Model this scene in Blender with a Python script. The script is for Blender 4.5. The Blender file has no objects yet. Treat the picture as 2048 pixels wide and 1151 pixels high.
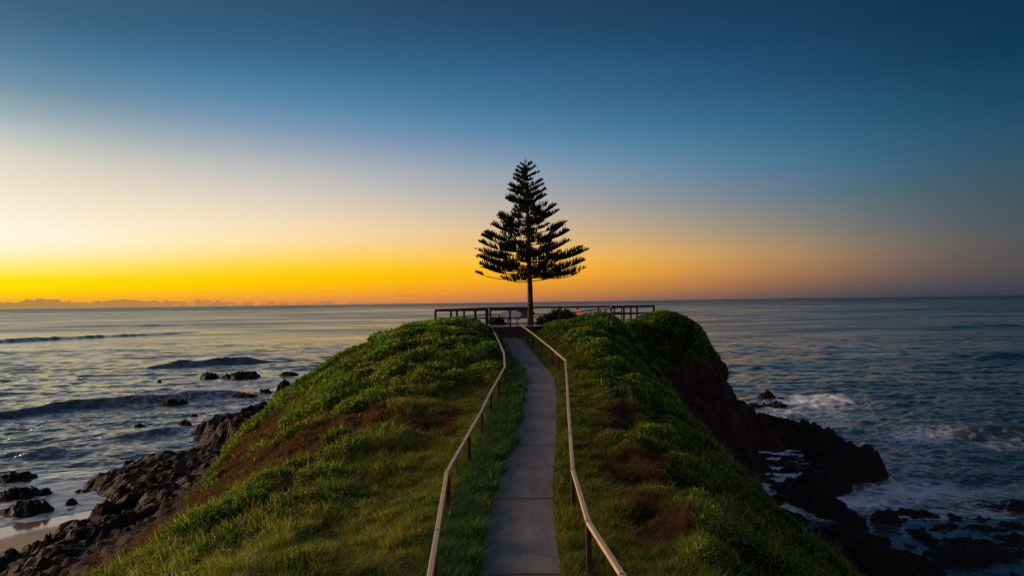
import bpy, math, random
import numpy as np
from mathutils import Matrix, Vector
R = math.radians
rng = np.random.default_rng(7)
random.seed(7)
scene = bpy.context.scene
col = scene.collection

# ------------------------------------------------------------------ camera
CAM_H = 12.0
F = 1365.0                                   # focal length in photo pixels (2048 wide)
PITCH, ROLL = 1.19, -0.77
cd = bpy.data.cameras.new('camera'); cam = bpy.data.objects.new('camera', cd); col.objects.link(cam)
cd.sensor_width = 36.0; cd.lens = 36.0 * F / 2048.0; cd.clip_start = 0.1; cd.clip_end = 100000.0
CM = Matrix.Translation((0, 0, CAM_H)) @ Matrix.Rotation(R(90 + PITCH), 4, 'X') @ Matrix.Rotation(R(ROLL), 4, 'Z')
cam.matrix_world = CM
scene.camera = cam
scene.render.resolution_x = 1024; scene.render.resolution_y = 575
scene.view_settings.view_transform = 'Standard'; scene.view_settings.look = 'None'
scene.view_settings.exposure = 0.0; scene.view_settings.gamma = 1.0
scene.render.engine = 'CYCLES'
scene.cycles.max_bounces = 6; scene.cycles.diffuse_bounces = 2; scene.cycles.glossy_bounces = 3
scene.cycles.transmission_bounces = 2; scene.cycles.transparent_max_bounces = 4
scene.cycles.use_denoising = True

def ray(px, py):
    d = Vector(((px - 1024) / F, -(py - 575.5) / F, -1.0))
    return (CM.to_3x3() @ d)
def P(px, py, D):
    d = ray(px, py); return Vector((0, 0, CAM_H)) + d * (D / d.y)
def S(px, py, z=0.0):
    d = ray(px, py); return Vector((0, 0, CAM_H)) + d * ((z - CAM_H) / d.z)
def lin(c):
    return tuple(((v / 255) / 12.92 if v / 255 <= 0.04045 else ((v / 255 + 0.055) / 1.055) ** 2.4) for v in c)

# ------------------------------------------------------------------ sky
SUN_AZ, SUN_EL = -72.0, 4.0
world = bpy.data.worlds.new('World'); scene.world = world; world.use_nodes = True
nt = world.node_tree; nt.nodes.clear()
class NB:
    """small node builder"""
    def __init__(s, nt): s.nt = nt
    def n(s, t, **kw):
        o = s.nt.nodes.new(t)
        for k, v in kw.items(): setattr(o, k, v)
        return o
    def lk(s, a, b): s.nt.links.new(a, b)
    def _in(s, node, i, v):
        if v is None: return
        if hasattr(v, 'is_linked') or isinstance(v, bpy.types.NodeSocket): s.lk(v, node.inputs[i])
        else: node.inputs[i].default_value = v
    def math(s, op, a, b=None, c=None, clamp=False):
        o = s.n('ShaderNodeMath', operation=op, use_clamp=clamp)
        s._in(o, 0, a); s._in(o, 1, b); s._in(o, 2, c); return o.outputs[0]
    def vmath(s, op, a, b=None):
        o = s.n('ShaderNodeVectorMath', operation=op); s._in(o, 0, a); s._in(o, 1, b); return o.outputs[0]
    def mix(s, f, a, b, mode='MIX'):
        o = s.n('ShaderNodeMix', data_type='RGBA', blend_type=mode)
        s._in(o, 0, f); s._in(o, 6, a); s._in(o, 7, b); return o.outputs[2]
    def ramp(s, v, stops, interp='LINEAR'):
        o = s.n('ShaderNodeValToRGB'); r = o.color_ramp; r.interpolation = interp
        while len(r.elements) > 1: r.elements.remove(r.elements[0])
        for i, (p, c) in enumerate(stops):
            e = r.elements[0] if i == 0 else r.elements.new(p)
            e.position = p
            e.color = (c, c, c, 1) if isinstance(c, (int, float)) else (*c[:3], 1)
        s._in(o, 0, v); return o.outputs[0]
    def noise(s, vec, scale, detail=2.0, rough=0.5, dist=0.0, dims='3D', lac=2.0):
        o = s.n('ShaderNodeTexNoise', noise_dimensions=dims)
        s._in(o, 'Vector', vec); o.inputs['Scale'].default_value = scale
        o.inputs['Detail'].default_value = detail; o.inputs['Roughness'].default_value = rough
        o.inputs['Distortion'].default_value = dist; o.inputs['Lacunarity'].default_value = lac
        return o.outputs['Fac']
    def comb(s, x, y, z):
        o = s.n('ShaderNodeCombineXYZ'); s._in(o, 0, x); s._in(o, 1, y); s._in(o, 2, z); return o.outputs[0]
    def maprange(s, v, a, b, c=0.0, d=1.0, smooth=False):
        o = s.n('ShaderNodeMapRange', clamp=True)
        if smooth: o.interpolation_type = 'SMOOTHSTEP'
        s._in(o, 0, v)
        for i, x in enumerate((a, b, c, d)): s._in(o, i + 1, x)
        return o.outputs[0]
nb = NB(nt)
tc = nb.n('ShaderNodeTexCoord'); sep = nb.n('ShaderNodeSeparateXYZ'); nb.lk(tc.outputs['Generated'], sep.inputs[0])
X, Y, Z = sep.outputs
el = nb.math('MULTIPLY', nb.math('ARCSINE', Z), 180 / math.pi)
az = nb.math('MULTIPLY', nb.math('ARCTAN2', X, Y), 180 / math.pi)
elc = nb.math('MAXIMUM', el, 0.0)
tel = nb.math('SQRT', nb.math('DIVIDE', elc, 90.0))
SKY = {   # photo column: (row, colour)
  20: [(0,(60,95,120)),(60,(72,108,135)),(120,(90,125,150)),(185,(122,148,160)),(245,(165,178,178)),(305,(208,204,188)),(370,(235,220,195)),(430,(250,238,215)),(480,(255,247,225)),(520,(255,240,155)),(552,(255,228,60)),(576,(255,218,10)),(597,(250,180,30)),(612,(235,160,50))],
  420: [(0,(50,88,115)),(90,(58,105,140)),(150,(75,128,163)),(215,(113,148,178)),(255,(143,164,184)),(305,(180,185,188)),(365,(216,208,197)),(415,(238,222,195)),(475,(255,232,180)),(515,(255,224,105)),(540,(255,214,40)),(575,(255,200,5)),(598,(242,160,60)),(611,(225,140,75))],
  820: [(0,(42,72,106)),(90,(48,92,128)),(150,(60,110,148)),(230,(88,134,168)),(285,(125,150,178)),(335,(165,172,182)),(395,(202,190,178)),(450,(236,206,162)),(498,(252,205,112)),(535,(255,198,30)),(563,(255,182,12)),(588,(240,150,55)),(606,(205,128,85))],
  1220: [(0,(33,65,92)),(60,(35,72,106)),(120,(42,88,128)),(210,(58,108,145)),(270,(75,128,163)),(330,(108,144,170)),(380,(140,152,165)),(420,(170,160,152)),(480,(218,176,118)),(525,(248,178,68)),(560,(230,152,52)),(585,(188,126,72)),(601,(135,98,88))],
  1620: [(0,(22,60,88)),(90,(28,68,100)),(180,(40,84,118)),(270,(52,104,135)),(340,(72,114,143)),(400,(95,120,132)),(465,(126,125,118)),(507,(148,125,105)),(555,(132,102,90)),(578,(98,86,85)),(595,(75,76,85))],
  2028: [(0,(10,48,75)),(118,(15,58,82)),(240,(35,72,98)),(325,(52,78,96)),(415,(60,79,92)),(475,(66,77,85)),(535,(66,72,80)),(575,(54,64,77)),(590,(46,58,70))],
}
cols = []
for px, rows in SKY.items():
    a = math.degrees(math.atan((px - 1024) / F)); st = []
    for py, c in rows:
        d = ray(px, py).normalized(); e = max(0.0, math.degrees(math.asin(d.z)))
        st.append((e, lin(c)))
    st.sort(key=lambda t: t[0])
    top = st[-1][1]
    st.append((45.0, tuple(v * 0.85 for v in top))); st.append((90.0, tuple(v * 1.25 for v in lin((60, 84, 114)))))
    cols.append((a, st))
def sc(st, k, tint=(1, 1, 1)): return [(e, tuple(min(2.4, v * k * t) for v, t in zip(c, tint))) for e, c in st]
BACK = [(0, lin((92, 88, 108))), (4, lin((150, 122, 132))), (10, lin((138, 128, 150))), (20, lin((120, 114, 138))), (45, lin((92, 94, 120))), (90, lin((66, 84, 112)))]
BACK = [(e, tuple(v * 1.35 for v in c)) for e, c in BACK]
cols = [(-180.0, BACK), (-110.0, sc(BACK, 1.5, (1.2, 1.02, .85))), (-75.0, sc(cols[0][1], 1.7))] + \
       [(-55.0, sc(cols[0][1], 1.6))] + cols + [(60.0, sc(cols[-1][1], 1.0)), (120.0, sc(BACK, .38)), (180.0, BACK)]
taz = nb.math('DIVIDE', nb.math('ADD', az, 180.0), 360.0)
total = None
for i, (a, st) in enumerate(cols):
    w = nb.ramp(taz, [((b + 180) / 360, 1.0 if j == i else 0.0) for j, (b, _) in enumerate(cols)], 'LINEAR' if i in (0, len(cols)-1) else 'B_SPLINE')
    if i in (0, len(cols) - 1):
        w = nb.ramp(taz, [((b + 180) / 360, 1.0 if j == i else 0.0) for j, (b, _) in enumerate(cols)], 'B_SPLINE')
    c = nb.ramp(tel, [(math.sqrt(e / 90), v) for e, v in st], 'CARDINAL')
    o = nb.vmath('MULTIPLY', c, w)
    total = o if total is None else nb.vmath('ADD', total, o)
# low cumulus bank at the horizon, left, and thin streaks
n1 = nb.noise(nb.comb(nb.math('MULTIPLY', az, 1.0), 3.1, 0.0), .42, 2.0, .5)
n2 = nb.noise(nb.comb(nb.math('MULTIPLY', az, 1.0), nb.math('MULTIPLY', el, 1.3), 0.0), 2.3, 3.5, .5)
env = nb.ramp(nb.math('DIVIDE', nb.math('ADD', az, 60.0), 60.0), [(0.0, .95), (.40, .80), (.58, .62), (.66, .42), (.80, .27), (1.0, .10)])
topel = nb.math('MULTIPLY', env, nb.maprange(n1, .3, .68, .52, .88))
topel = nb.math('ADD', topel, nb.math('MULTIPLY', nb.math('SUBTRACT', n2, .5), nb.math('ADD', nb.math('MULTIPLY', env, .55), .3)))
gaps = nb.maprange(nb.noise(nb.comb(az, nb.math('MULTIPLY', el, .8), 9.0), 1.1, 3.0, .6), .38, .50, 0.0, 1.0)
gapm = nb.math('MAXIMUM', gaps, nb.maprange(az, -24.5, -27.0, 0.0, 1.0))
cm = nb.math('MULTIPLY', nb.maprange(nb.math('SUBTRACT', topel, el), -.015, .03, 0, 1, True), gapm)
cm = nb.math('MULTIPLY', cm, nb.maprange(az, 2.0, -14.0, 0.0, .92))
ccol = nb.ramp(nb.math('DIVIDE', nb.math('ADD', az, 40.0), 40.0), [(0.0, lin((164, 132, 80))), (.4, lin((178, 132, 82))), (1.0, lin((178, 122, 92)))])
total = nb.mix(cm, total, ccol)
ns = nb.noise(nb.comb(nb.math('MULTIPLY', az, .30), nb.math('MULTIPLY', el, 8.0), 4.0), 1.0, 3.0, .6)
sm = nb.math('MULTIPLY', nb.maprange(ns, .60, .68, 0, 1, True), nb.math('MULTIPLY', nb.maprange(el, .2, .5, 0, 1), nb.maprange(el, 1.6, 1.0, 0, 1)))
sm = nb.math('MULTIPLY', sm, nb.math('MULTIPLY', nb.maprange(az, -40, -30, .3, .45), nb.maprange(az, 22, 8, 0, 1)))
total = nb.mix(sm, total, nb.vmath('MULTIPLY', total, (.60, .56, .75)))
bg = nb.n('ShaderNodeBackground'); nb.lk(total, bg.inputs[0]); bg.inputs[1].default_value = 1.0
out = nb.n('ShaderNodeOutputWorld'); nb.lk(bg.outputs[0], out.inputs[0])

# ------------------------------------------------------------------ sun (hidden just outside left, very low)
sd = bpy.data.lights.new('sun', 'SUN'); sun = bpy.data.objects.new('sun', sd); col.objects.link(sun)
sd.energy = 5.0; sd.angle = R(36.0); sd.color = (1.0, .70, .36)
sv = Vector((math.sin(R(SUN_AZ)) * math.cos(R(SUN_EL + 5)), math.cos(R(SUN_AZ)) * math.cos(R(SUN_EL + 5)), math.sin(R(SUN_EL + 5))))
sun.rotation_euler = sv.to_track_quat('Z', 'Y').to_euler()

# ------------------------------------------------------------------ helpers
def tag(o, label=None, cat=None, group=None, kind=None):
    if label: o['label'] = label
    if cat: o['category'] = cat
    if group: o['group'] = group
    if kind: o['kind'] = kind
    return o
def empty(name, loc, label, cat, group=None, rz=0.0):
    o = bpy.data.objects.new(name, None); col.objects.link(o); o.location = loc; o.rotation_euler[2] = rz
    o.empty_display_size = .3
    return tag(o, label, cat, group)
def mesh_np(name, v, f, mat=None, parent=None, smooth=False, attrs=None):
    """v (n,3); f (m,k) uniform polygons"""
    v = np.asarray(v, np.float32); f = np.asarray(f, np.int32); m, k = f.shape
    me = bpy.data.meshes.new(name)
    me.vertices.add(len(v)); me.vertices.foreach_set('co', v.ravel())
    me.loops.add(m * k); me.loops.foreach_set('vertex_index', f.ravel())
    me.polygons.add(m); me.polygons.foreach_set('loop_start', np.arange(0, m * k, k, dtype=np.int32))
    me.polygons.foreach_set('loop_total', np.full(m, k, np.int32))
    me.polygons.foreach_set('use_smooth', np.full(m, smooth, bool))
    me.update(calc_edges=True)
    if attrs:
        for an, av in attrs.items():
            av = np.asarray(av, np.float32)
            if av.ndim == 1:
                a = me.attributes.new(an, 'FLOAT', 'POINT'); a.data.foreach_set('value', av)
            else:
                a = me.attributes.new(an, 'FLOAT_VECTOR', 'POINT'); a.data.foreach_set('vector', av.ravel())
    if mat: me.materials.append(mat)
    o = bpy.data.objects.new(name, me); col.objects.link(o)
    if parent: o.parent = parent
    return o
class MB:
    def __init__(s): s.v = []; s.f = []
    def box(s, c, size, rot=None, M=None, taper=0.0):
        hx, hy, hz = [q / 2 for q in size]; b = len(s.v)
        for dz in (-1, 1):
            k = 1 - taper * (dz > 0)
            for dx, dy in ((-1, -1), (1, -1), (1, 1), (-1, 1)):
                p = Vector((dx * hx * k, dy * hy * k, dz * hz))
                if rot is not None: p = rot @ p
                s.v.append(tuple(p + Vector(c)))
        s.f += [[b, b+3, b+2, b+1], [b+4, b+5, b+6, b+7], [b, b+1, b+5, b+4], [b+1, b+2, b+6, b+5], [b+2, b+3, b+7, b+6], [b+3, b, b+4, b+7]]
    def beam(s, a, b_, w, h, up=Vector((0, 0, 1))):
        a = Vector(a); b_ = Vector(b_); d = (b_ - a); L = d.length; d.normalize()
        x = d.cross(up).normalized(); z = x.cross(d)
        Mx = Matrix((x, d, z)).transposed()
        s.box((a + b_) / 2, (w, L, h), Mx)
    def tube(s, pts, rad, n=8, cap=True):
        pts = [Vector(p) for p in pts]; b = len(s.v)
        for i, p in enumerate(pts):
            d = (pts[min(i + 1, len(pts) - 1)] - pts[max(i - 1, 0)]).normalized()
            up = Vector((0, 0, 1)) if abs(d.z) < .9 else Vector((1, 0, 0))
            x = d.cross(up).normalized(); z = x.cross(d)
            r = rad[i] if isinstance(rad, (list, tuple)) else rad
            for k in range(n):
                t = 2 * math.pi * k / n; s.v.append(tuple(p + x * (r * math.cos(t)) + z * (r * math.sin(t))))
        for i in range(len(pts) - 1):
            for k in range(n):
                k2 = (k + 1) % n; s.f.append([b + i*n + k, b + i*n + k2, b + (i+1)*n + k2, b + (i+1)*n + k])
    def obj(s, name, mat, parent=None, bevel=0.0, smooth=False, origin=None):
        me = bpy.data.meshes.new(name)
        o0 = Vector(origin) if origin is not None else (parent.location if parent else Vector((0, 0, 0)))
        rz = parent.rotation_euler[2] if (parent and origin is None) else 0
        me.from_pydata([tuple(Vector(p) - o0) for p in s.v] if origin is not None or parent is None or not parent.get('local') else s.v, [], s.f)
        me.update(); me.materials.append(mat)
        if smooth:
            for p in me.polygons: p.use_smooth = True
        o = bpy.data.objects.new(name, me); col.objects.link(o)
        if parent: o.parent = parent
        if origin is not None and not parent: o.location = o0
        if bevel:
            md = o.modifiers.new('bevel', 'BEVEL'); md.width = bevel; md.segments = 2; md.limit_method = 'ANGLE'
        return o
def bez(st, x):      # smooth 1-D interpolation (monotone-ish cubic)
    xs = np.array([s[0] for s in st], float); ys = np.array([s[1] for s in st], float); x = np.asarray(x, float)
    m = np.gradient(ys, xs); i = np.clip(np.searchsorted(xs, x) - 1, 0, len(xs) - 2)
    h = xs[i+1] - xs[i]; t = np.clip((x - xs[i]) / h, 0, 1)
    return (2*t**3-3*t**2+1)*ys[i] + (t**3-2*t**2+t)*h*m[i] + (-2*t**3+3*t**2)*ys[i+1] + (t**3-t**2)*h*m[i+1]

# numpy gradient noise -------------------------------------------------
_perm = np.random.default_rng(3).permutation(65536)
def _h(ix, iy, s=0): return _perm[(ix * 73856093 ^ iy * 19349663 ^ (s * 83492791)) & 65535] / 65536.0
def pnoise(x, y, s=0):
    ix = np.floor(x).astype(np.int64); iy = np.floor(y).astype(np.int64); fx = x - ix; fy = y - iy
    u = fx*fx*fx*(fx*(fx*6-15)+10); v = fy*fy*fy*(fy*(fy*6-15)+10)
    def g(dx, dy):
        a = _h(ix+dx, iy+dy, s) * 2*np.pi; return np.cos(a)*(fx-dx) + np.sin(a)*(fy-dy)
    return ((g(0,0)*(1-u)+g(1,0)*u)*(1-v) + (g(0,1)*(1-u)+g(1,1)*u)*v) * 1.4
def fbm(x, y, o=4, s=0, gain=.5):
    r = 0; a = 1; f = 1
    for k in range(o): r = r + a*pnoise(x*f, y*f, s+k*7); a *= gain; f *= 2.03
    return r
def ridged(x, y, o=4, s=0):
    r = 0; a = 1; f = 1
    for k in range(o): r = r + a*(1-2*np.abs(pnoise(x*f, y*f, s+k*7))); a *= .5; f *= 2.1
    return r
def worley(x, y, s=0):
    ix = np.floor(x).astype(np.int64); iy = np.floor(y).astype(np.int64)
    d1 = np.full(x.shape, 9.0); d2 = np.full(x.shape, 9.0); cid = np.zeros(x.shape)
    for dx in (-1, 0, 1):
        for dy in (-1, 0, 1):
            cx = ix+dx+_h(ix+dx, iy+dy, s+1); cy = iy+dy+_h(ix+dx, iy+dy, s+2)
            d = np.hypot(cx-x, cy-y); h = _h(ix+dx, iy+dy, s+3)
            cl = d < d1; d2 = np.where(cl, d1, np.minimum(d2, d)); cid = np.where(cl, h, cid); d1 = np.where(cl, d, d1)
    return d1, d2, cid
def sstep(a, b, x):
    t = np.clip((x - a) / (b - a), 0, 1); return t*t*(3-2*t)

# ------------------------------------------------------------------ materials
def new_mat(name):
    m = bpy.data.materials.new(name); m.use_nodes = True; m.node_tree.nodes.clear(); b = NB(m.node_tree)
    o = b.n('ShaderNodeOutputMaterial'); p = b.n('ShaderNodeBsdfPrincipled'); b.lk(p.outputs[0], o.inputs[0])
    return m, b, p, o
def pset(b, p, **kw):
    for k, v in kw.items(): b._in(p, k.replace('_', ' '), v)
def bump(b, h, strength, dist):
    o = b.n('ShaderNodeBump'); o.inputs['Strength'].default_value = strength; o.inputs['Distance'].default_value = dist
    b.lk(h, o.inputs['Height']); return o.outputs[0]
def obj_coord(b):
    return b.n('ShaderNodeTexCoord').outputs['Object']
def c4(c): return (*c, 1)

def simple(name, c1, c2, rough=.7, scale=8, metallic=0, bs=.3, stretch=None, spec=.3):
    m, b, p, o = new_mat(name); v = obj_coord(b)
    if stretch: v = b.vmath('MULTIPLY', v, stretch)
    n = b.noise(v, scale, 5, .6); 
    pset(b, p, Base_Color=b.mix(b.maprange(n, .3, .7), c4(c1), c4(c2)), Roughness=rough, Metallic=metallic)
    p.inputs['Specular IOR Level'].default_value = spec
    p.inputs['Normal'].default_value = (0, 0, 0)
    b.lk(bump(b, n, bs, .01), p.inputs['Normal'])
    return m
M_post = simple('dark stained timber', (.030, .014, .009), (.060, .026, .015), .7, 14, stretch=(1, 1, .15))
M_rail = simple('weathered pale rail', (.38, .245, .14), (.56, .39, .25), .42, 16, stretch=(1, .12, 1), spec=.6)
M_metal = simple('galvanised strap', (.3, .28, .27), (.42, .4, .38), .35, 20, metallic=.8)
M_deckrail = simple('brown deck timber', (.018, .008, .006), (.042, .018, .012), .6, 9, stretch=(.2, 1, 1))
M_deck = simple('grey deck boards', (.16, .13, .12), (.26, .22, .20), .35, 3, stretch=(.3, 4, 1), spec=.6)
M_fascia = simple('dark deck fascia', (.035, .028, .026), (.06, .046, .04), .8, 5, stretch=(.3, 1, 4))
M_bark = simple('pine bark', (.022, .013, .009), (.055, .032, .020), .9, 9, bs=.9, stretch=(1, 1, .5))
M_white = simple('pale painted board', (.62, .56, .52), (.72, .66, .62), .35, 4)
M_maroon = simple('maroon painted board', (.10, .02, .015), (.16, .035, .025), .35, 4)
M_orange = simple('orange painted board', (.34, .06, .01), (.44, .09, .015), .35, 4)
M_steel = simple('dark steel leg', (.03, .03, .03), (.06, .055, .05), .45, 10, metallic=.5)
M_house = simple('white rendered lighthouse', (.75, .74, .70), (.8, .8, .78), .6, 1)
M_glassl, b_, p_, o_ = new_mat('lighthouse lamp glass'); pset(b_, p_, Base_Color=(.8, .75, .5, 1), Emission_Color=(1, .85, .5, 1), Emission_Strength=.8)
M_island = simple('hazed island scrub', (.10, .11, .12), (.14, .15, .16), .9, .02)  # pale bluish tone is distance haze put into the island's base colour

def rock_mat(name, dark, light, wetz=.55, bs=.9):
    m, b, p, o = new_mat(name); g = b.n('ShaderNodeNewGeometry'); pos = g.outputs['Position']
    n = b.noise(pos, 1.3, 8, .65); n2 = b.noise(pos, 6.0, 6, .7); 
    vo = b.n('ShaderNodeTexVoronoi', feature='DISTANCE_TO_EDGE'); b.lk(pos, vo.inputs['Vector']); vo.inputs['Scale'].default_value = 1.6
    c = b.mix(b.maprange(n, .3, .7), c4(dark), c4(light))
    c = b.mix(b.maprange(n2, .5, .72, 0, .5), c, c4(tuple(v * 1.7 for v in light)))
    sp = b.n('ShaderNodeSeparateXYZ'); b.lk(pos, sp.inputs[0])
    p.inputs['Specular IOR Level'].default_value = .15
    wet = b.maprange(b.math('ADD', sp.outputs[2], b.math('MULTIPLY', n, .5)), wetz + .5, wetz, 0, 1)
    c = b.mix(b.math('MULTIPLY', wet, .55), c, c4(tuple(v * .35 for v in dark)))
    pset(b, p, Base_Color=c, Roughness=b.maprange(wet, 0, 1, .9, .6))
    h = b.math('ADD', b.math('MULTIPLY', n2, .5), b.math('ADD', n, b.math('MULTIPLY', b.maprange(vo.outputs['Distance'], 0, .12), .25)))
    b.lk(bump(b, h, bs, .22), p.inputs['Normal'])
    return m
M_rock = rock_mat('dark basalt', (.009, .007, .006), (.032, .022, .017))
M_cliff = rock_mat('brown cliff rock', (.022, .014, .010), (.075, .042, .028), wetz=-5)

# headland earth under the plants
m, b, p, o = new_mat('headland soil'); M_soil = m
g = b.n('ShaderNodeNewGeometry'); pos = g.outputs['Position']; sp = b.n('ShaderNodeSeparateXYZ'); b.lk(pos, sp.inputs[0])
at = b.n('ShaderNodeAttribute', attribute_name='veg')
n = b.noise(pos, 1.1, 6, .6); n2 = b.noise(pos, 7, 6, .7)
rockc = b.mix(b.maprange(n, .3, .7), (.012, .008, .006, 1), (.075, .048, .033, 1))
rockc = b.mix(b.maprange(n2, .5, .75, 0, .6), rockc, (.15, .10, .075, 1))
p.inputs['Specular IOR Level'].default_value = .12
green = b.mix(b.maprange(n2, .35, .65), (.010, .020, .005, 1), (.028, .038, .012, 1))
pset(b, p, Base_Color=b.mix(b.maprange(b.math('ADD', at.outputs['Fac'], b.math('MULTIPLY', b.math('SUBTRACT', n2, .5), .6)), .4, .6), rockc, green), Roughness=.9)
b.lk(bump(b, b.math('ADD', n, b.math('MULTIPLY', n2, .5)), 1.0, .3), p.inputs['Normal'])

def leaf_mat(name, rough=.55, trans=.35, spec=.25):
    m, b, p, o = new_mat(name)
    at = b.n('ShaderNodeAttribute', attribute_name='tint')
    pset(b, p, Base_Color=at.outputs['Vector'], Roughness=rough); p.inputs['Specular IOR Level'].default_value = spec
    t = b.n('ShaderNodeBsdfTranslucent'); b.lk(b.vmath('MULTIPLY', at.outputs['Vector'], (1.3, 1.2, .6)), t.inputs[0])
    mx = b.n('ShaderNodeMixShader'); mx.inputs[0].default_value = trans
    b.lk(p.outputs[0], mx.inputs[1]); b.lk(t.outputs[0], mx.inputs[2]); b.lk(mx.outputs[0], o.inputs[0])
    return m
M_leaf = leaf_mat('plant leaves'); M_grass = leaf_mat('grass blades', .5, .4)
M_needle = leaf_mat('pine foliage', .6, .15)

# ------------------------------------------------------------------ path line
PC = [(2, -.04), (8, -.01), (12.5, .03), (17, .15), (23, .62), (28, .98), (32, 1.2), (35, 1.25), (38, 1.15), (42, .80), (46, .35), (50.9, -.15), (60, -.3)]
PZ = [(2, 6.95), (8, 6.97), (12.5, 7.0), (17, 7.02), (23, 7.25), (28, 7.6), (33, 7.95), (38, 8.2), (42, 8.42), (46, 8.85), (50.9, 9.33), (60, 9.4)]
pcx = lambda D: bez(PC, D); pcz = lambda D: bez(PZ, D)
PW = .80

# ------------------------------------------------------------------ headland (lofted from cross sections)
LEFT = {
 2: [(-22,-1.5),(-18,1),(-14.5,3),(-11,4.4),(-7.5,5.6),(-4,6.5),(-1.7,7.0)],
 12:[(-22,-1.5),(-17,1.2),(-12.6,3.3),(-9.8,4.6),(-7.5,5.7),(-4,6.5),(-1.8,6.88)],
 20:[(-23,-1.5),(-17,1.4),(-12.7,3.4),(-10.2,4.7),(-7.5,5.8),(-4.2,6.5),(-1.8,6.82)],
 28:[(-24,-1.5),(-18,1.2),(-13.7,3.2),(-11.0,5.0),(-8,6.4),(-4.5,7.15),(-1.2,7.32)],
 36:[(-25,-1.5),(-19,1.0),(-15.4,3.0),(-12.9,5.2),(-9,7.2),(-5,8.0),(-1.0,7.98)],
 44:[(-26,-1.5),(-20,1.0),(-17,3.2),(-14.3,5.6),(-10.5,7.95),(-6,9.15),(-1.6,9.0)],
 50:[(-26,-1.5),(-20.5,.8),(-17.6,3.0),(-15,5.5),(-11.5,8.0),(-7,9.95),(-2.6,10.1)],
 56:[(-25,-1.5),(-19.5,.5),(-17,2.5),(-14.5,5.1),(-11.2,7.9),(-7,9.8),(-2.5,9.9)],
 62:[(-23,-1.5),(-17,.3),(-15,2),(-12.5,5),(-9.5,7.8),(-6,9.5),(-2.5,9.7)],
 67:[(-20,-1.5),(-14,-.2),(-12.5,1.5),(-10.5,4),(-8,6.5),(-5,8.2),(-2.5,8.7)],
 71:[(-18,-1.5),(-13,-1),(-11,.0),(-9,1.5),(-7,3),(-5,4),(-2.5,4.5)],
 75:[(-16,-1.6),(-13,-1.6),(-11,-1.6),(-9,-1.6),(-7,-1.6),(-5,-1.6),(-2.5,-1.6)]}
RIGHT = {
 2: [(1.8,7),(4,6.3),(6.6,4.9),(8.8,3.5),(10.2,2.1),(11.3,.4),(18,-1.5)],
 12:[(1.8,7.0),(4,6.35),(6.6,4.9),(8.8,3.5),(10.2,2.1),(11.3,.4),(18,-1.5)],
 20:[(1.9,7.05),(4.3,6.4),(6.7,5.0),(8.9,3.4),(10.3,1.9),(11.4,.2),(19,-1.5)],
 28:[(2.4,7.6),(4.8,7.1),(7.1,5.7),(9.1,3.9),(10.5,2.1),(11.5,.2),(20,-1.5)],
 36:[(3.2,8.2),(5.5,7.8),(7.8,6.0),(9.8,3.9),(11.3,2.0),(12.4,.2),(21,-1.5)],
 44:[(3.0,9.0),(5.2,9.2),(7.7,7.4),(9.9,4.9),(12.2,2.3),(13.8,.5),(22,-1.5)],
 50:[(1.6,9.5),(4,10.15),(7,10.6),(9.4,7.5),(12.0,3.2),(13.9,.1),(23,-1.5)],
 54:[(2,9.8),(5,9.75),(8.5,9.3),(11.5,6.4),(14.2,3.0),(15.9,.3),(23.5,-1.5)],
 57:[(2,9.8),(6,9.6),(10,9.7),(13.2,9.85),(16.0,7.4),(17.6,3.0),(24,-1.5)],
 63:[(2,9.8),(6,9.6),(10,9.6),(13.1,9.8),(16.0,7.4),(17.8,2.4),(24,-1.5)],
 67:[(2,9.0),(6,9.2),(10,9.3),(13,8.8),(15.5,6.0),(17.5,1.5),(23,-1.5)],
 71:[(2,4.5),(6,4.5),(10,4.5),(13,4.0),(15,2.0),(17,.3),(22,-1.5)],
 75:[(2,-1.6),(6,-1.6),(10,-1.6),(13,-1.6),(15,-1.6),(17,-1.6),(22,-1.6)]}
Ds = sorted(LEFT)
def station(D):
    pts = []
    for k in range(7): pts.append((bez([(d, LEFT[d][k][0]) for d in Ds], D), bez([(d, LEFT[d][k][1]) for d in Ds], D)))
    Dr = sorted(RIGHT)
    cx = pcx(D); cz = pcz(D); fall = sstep(66, 75, D)
    cz = cz * (1 - fall) - 1.6 * fall
    pts.append((cx - PW - .1, cz - .03)); pts.append((cx + PW + .1, cz - .03))
    for k in range(7): pts.append((bez([(d, RIGHT[d][k][0]) for d in Dr], D), bez([(d, RIGHT[d][k][1]) for d in Dr], D)))
    return pts
NV = 620; vs = np.linspace(2, 75, NV)
SECT = station(vs)                              # 16 control columns, each (x[NV], z[NV])
UC = np.array([0, 2.2, 4.6, 7.4, 10.4, 13.4, 15.8, 16.7, 18.4, 19.3, 21.4, 24.2, 27, 29.8, 32.4, 35.0])
NU = 380; us = np.linspace(0, 35, NU)
Xc = np.stack([s[0] * np.ones(NV) for s in SECT], 1); Zc = np.stack([s[1] * np.ones(NV) for s in SECT], 1)
def rows(A):
    out = np.zeros((NV, NU)); m = np.gradient(A, UC, axis=1)
    m[:, 7] = 0; m[:, 8] = 0
    if A is Xc: m[:, 7] = (A[:, 8] - A[:, 7]) / 1.7; m[:, 8] = m[:, 7]
    i = np.clip(np.searchsorted(UC, us, 'right') - 1, 0, 14); h = UC[i+1] - UC[i]; t = (us - UC[i]) / h
    return (2*t**3-3*t**2+1)*A[:, i] + (t**3-2*t**2+t)*h*m[:, i] + (-2*t**3+3*t**2)*A[:, i+1] + (t**3-t**2)*h*m[:, i+1]
HX = rows(Xc); HZ = rows(Zc); HY = np.repeat(vs[:, None], NU, 1)
U = np.repeat(us[None, :], NV, 0)
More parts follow.
